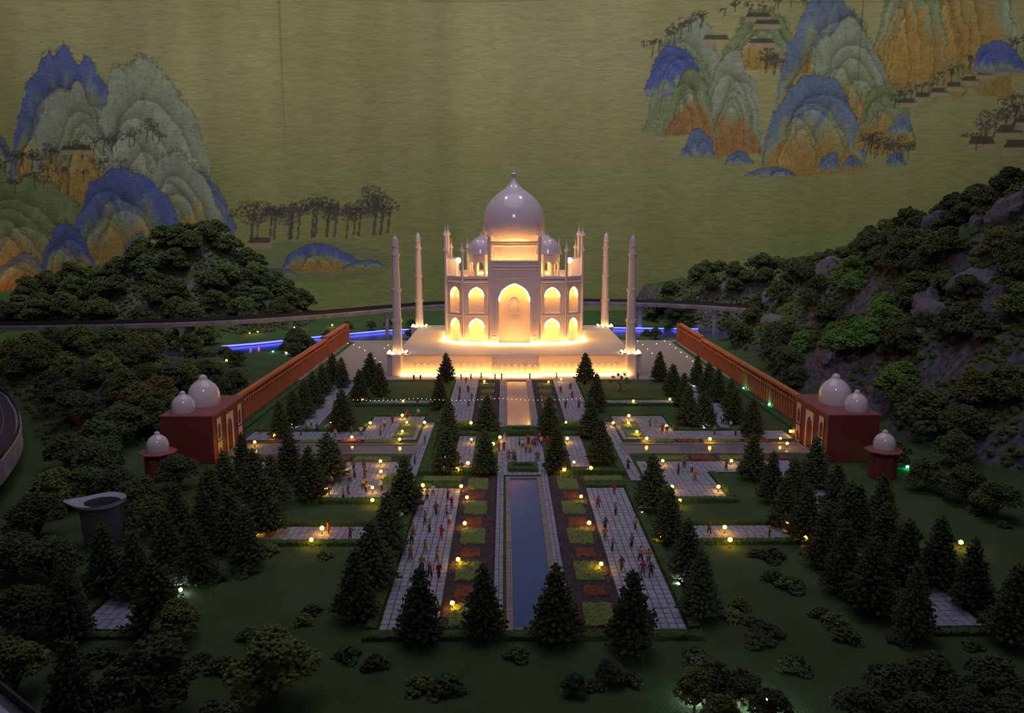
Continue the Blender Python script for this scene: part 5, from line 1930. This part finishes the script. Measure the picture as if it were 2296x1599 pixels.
FIG = [person_meshes(k) for k in range(6)]
skin_m = pm('painted_skin', (0.40, 0.23, 0.14), 0.6)
hair_m = pm('black_hair', (0.015, 0.012, 0.01), 0.6)
CLOTH = {'red': (0.45, 0.03, 0.035), 'crimson': (0.33, 0.02, 0.06), 'white': (0.62, 0.60, 0.58), 'cream': (0.62, 0.52, 0.32), 'tan': (0.42, 0.28, 0.17), 'brown': (0.16, 0.085, 0.05), 'olive': (0.24, 0.19, 0.05), 'mustard': (0.45, 0.28, 0.035),
         'yellow': (0.62, 0.42, 0.04), 'grey': (0.17, 0.17, 0.18), 'maroon': (0.15, 0.025, 0.035), 'navy': (0.03, 0.035, 0.08), 'orange': (0.52, 0.20, 0.035), 'pink': (0.55, 0.22, 0.25), 'black': (0.03, 0.03, 0.035)}
FM = {}


def shell_mesh(pose, part, col):
    key = (pose, part, col)
    if key not in FM:
        v_, f_ = FIG[pose][{'shirt': 1, 'trousers': 2, 'hair': 3}[part]]
        m_ = bpy.data.meshes.new(part)
        m_.from_pydata(v_, [], f_)
        m_.materials.append(hair_m if part == 'hair' else pm('cloth_' + col, CLOTH[col], 0.8))
        m_.polygons.foreach_set('use_smooth', [True] * len(f_))
        FM[key] = m_
    return FM[key]


for f_ in FIG:
    f_[0].materials.clear()
    f_[0].materials.append(skin_m)

people = [
    # left front walkway
    (958, 1120, 'tan'), (971, 1110, 'white'), (1004, 1120, 'crimson'), (1013, 1139, 'crimson'), (978, 1154, 'brown'), (953, 1174, 'olive'), (963, 1193, 'olive'), (1002, 1159, 'mustard'), (1007, 1177, 'white'), (990, 1208, 'red', 'red'),
    (926, 1198, 'mustard'), (923, 1219, 'brown'), (954, 1239, 'mustard'), (981, 1257, 'tan'), (921, 1255, 'olive'), (946, 1278, 'olive'), (964, 1295, 'brown'), (984, 1295, 'maroon'),
    # right front walkway
    (1341, 1137, 'red'), (1377, 1108, 'crimson'), (1380, 1155, 'grey'), (1357, 1189, 'brown'), (1356, 1210, 'mustard'), (1373, 1235, 'grey'), (1416, 1227, 'grey'), (1424, 1186, 'mustard'), (1436, 1257, 'tan'), (1454, 1262, 'orange'), (1393, 1279, 'brown'),
    (1441, 1291, 'crimson'), (1450, 1296, 'navy'), (1408, 1052, 'maroon'),
    # left front court
    (770, 1058, 'brown'), (793, 1053, 'brown'), (816, 1049, 'brown'), (784, 1082, 'tan'), (795, 1072, 'brown'), (818, 1072, 'crimson'), (744, 1089, 'cream'), (738, 1109, 'olive'), (781, 1109, 'brown'), (770, 1121, 'grey'), (814, 1096, 'yellow'), (821, 1104, 'mustard'), (856, 1100, 'white'),
    (737, 1197, 'red', 'red'), (785, 1208, 'crimson'), (583, 1188, 'cream'),
    # left rear court
    (698, 957, 'white'), (687, 969, 'brown'), (675, 976, 'grey'), (711, 968, 'brown'), (752, 980, 'yellow'), (742, 969, 'red'), (810, 976, 'white'), (853, 976, 'grey'), (862, 959, 'white'), (880, 949, 'maroon'), (913, 939, 'red'), (938, 934, 'white'), (633, 972, 'tan'), (611, 972, 'brown'), (584, 972, 'grey'), (788, 972, 'brown'),
    (861, 905, 'tan'), (936, 905, 'brown'), (930, 1040, 'grey'), (996, 1066, 'white'), (953, 996, 'maroon'), (968, 944, 'crimson'),
    # rear walkways and plinth front
    (1031, 883, 'grey'), (1050, 880, 'brown'), (1030, 899, 'grey'), (1051, 911, 'navy'), (1057, 897, 'grey'), (928, 854, 'brown'), (1045, 860, 'crimson'), (1034, 852, 'brown'), (1056, 851, 'brown'), (1079, 850, 'brown'), (1110, 852, 'grey'), (1125, 852, 'brown'), (943, 853, 'maroon'),
    (1257, 881, 'red'), (1279, 873, 'crimson'), (1283, 894, 'red'), (1268, 915, 'crimson'), (1298, 915, 'brown'), (1188, 850, 'grey'), (1248, 849, 'brown'), (1430, 850, 'brown'),
    # crowd on the middle square
    (1164, 999, 'grey'), (1172, 1004, 'white'), (1180, 1014, 'mustard'), (1189, 1015, 'yellow'), (1199, 1001, 'red'), (1205, 998, 'red'), (1214, 999, 'white'), (1220, 998, 'red'), (1184, 995, 'red'), (1193, 996, 'white'), (1178, 995, 'pink'), (1210, 992, 'red'),
    (1141, 1032, 'grey'), (1155, 1035, 'brown'), (1205, 1035, 'brown'), (1119, 1012, 'red'), (1130, 1010, 'brown'), (1144, 1032, 'grey'), (1133, 988, 'grey'),
    # right rear court
    (1457, 956, 'brown'), (1470, 958, 'olive'), (1485, 970, 'red'), (1495, 972, 'maroon'), (1602, 974, 'tan'), (1638, 961, 'white'), (1649, 977, 'grey'), (1664, 975, 'brown'), (1620, 950, 'white'),
    # right front court and cross path
    (1521, 1063, 'brown'), (1534, 1048, 'grey'), (1551, 1059, 'white'), (1558, 1078, 'orange'), (1628, 1054, 'brown'), (1725, 1202, 'mustard'), (1771, 1199, 'orange'), (1590, 1196, 'brown'),
]
rp_ = random.Random(3)
done_pp = []
for rec in people:
    px_, py_, col = rec[:3]
    low = rec[3] if len(rec) > 3 else rp_.choice(['black', 'black', 'navy', 'grey', 'brown'])
    p = G(px_, py_, 0.021)
    for q in done_pp:
        if (p - q).length < 0.09:
            p = p + Vector((0.07, 0.05, 0))
    done_pp.append(p.copy())
    pose = rp_.randrange(6)
    o = bpy.data.objects.new('person', FIG[pose][0])
    COL.objects.link(o)
    o.location = (p.x, p.y, 0.021)
    o.rotation_euler = (0, 0, rp_.uniform(0, 6.28))
    h = rp_.uniform(0.205, 0.235)
    o.scale = (h * 1.12, h * 1.12, h)
    o['category'] = 'person'
    o['group'] = 'miniature visitors'
    for part, c_ in (('shirt', col), ('trousers', low), ('hair', '')):
        put(shell_mesh(pose, part, c_), part, o)
    a_ = abs(p.x - AX)
    if a_ < 0.62 and 15.3 < p.y < 19.3:
        pl_ = 'in crowd on middle square'
    else:
        pl_ = place_of(p.x, p.y)
    later(o, 'person in %s top, %s trousers, %s' % (col, low, pl_), p.y)

finish_labels()
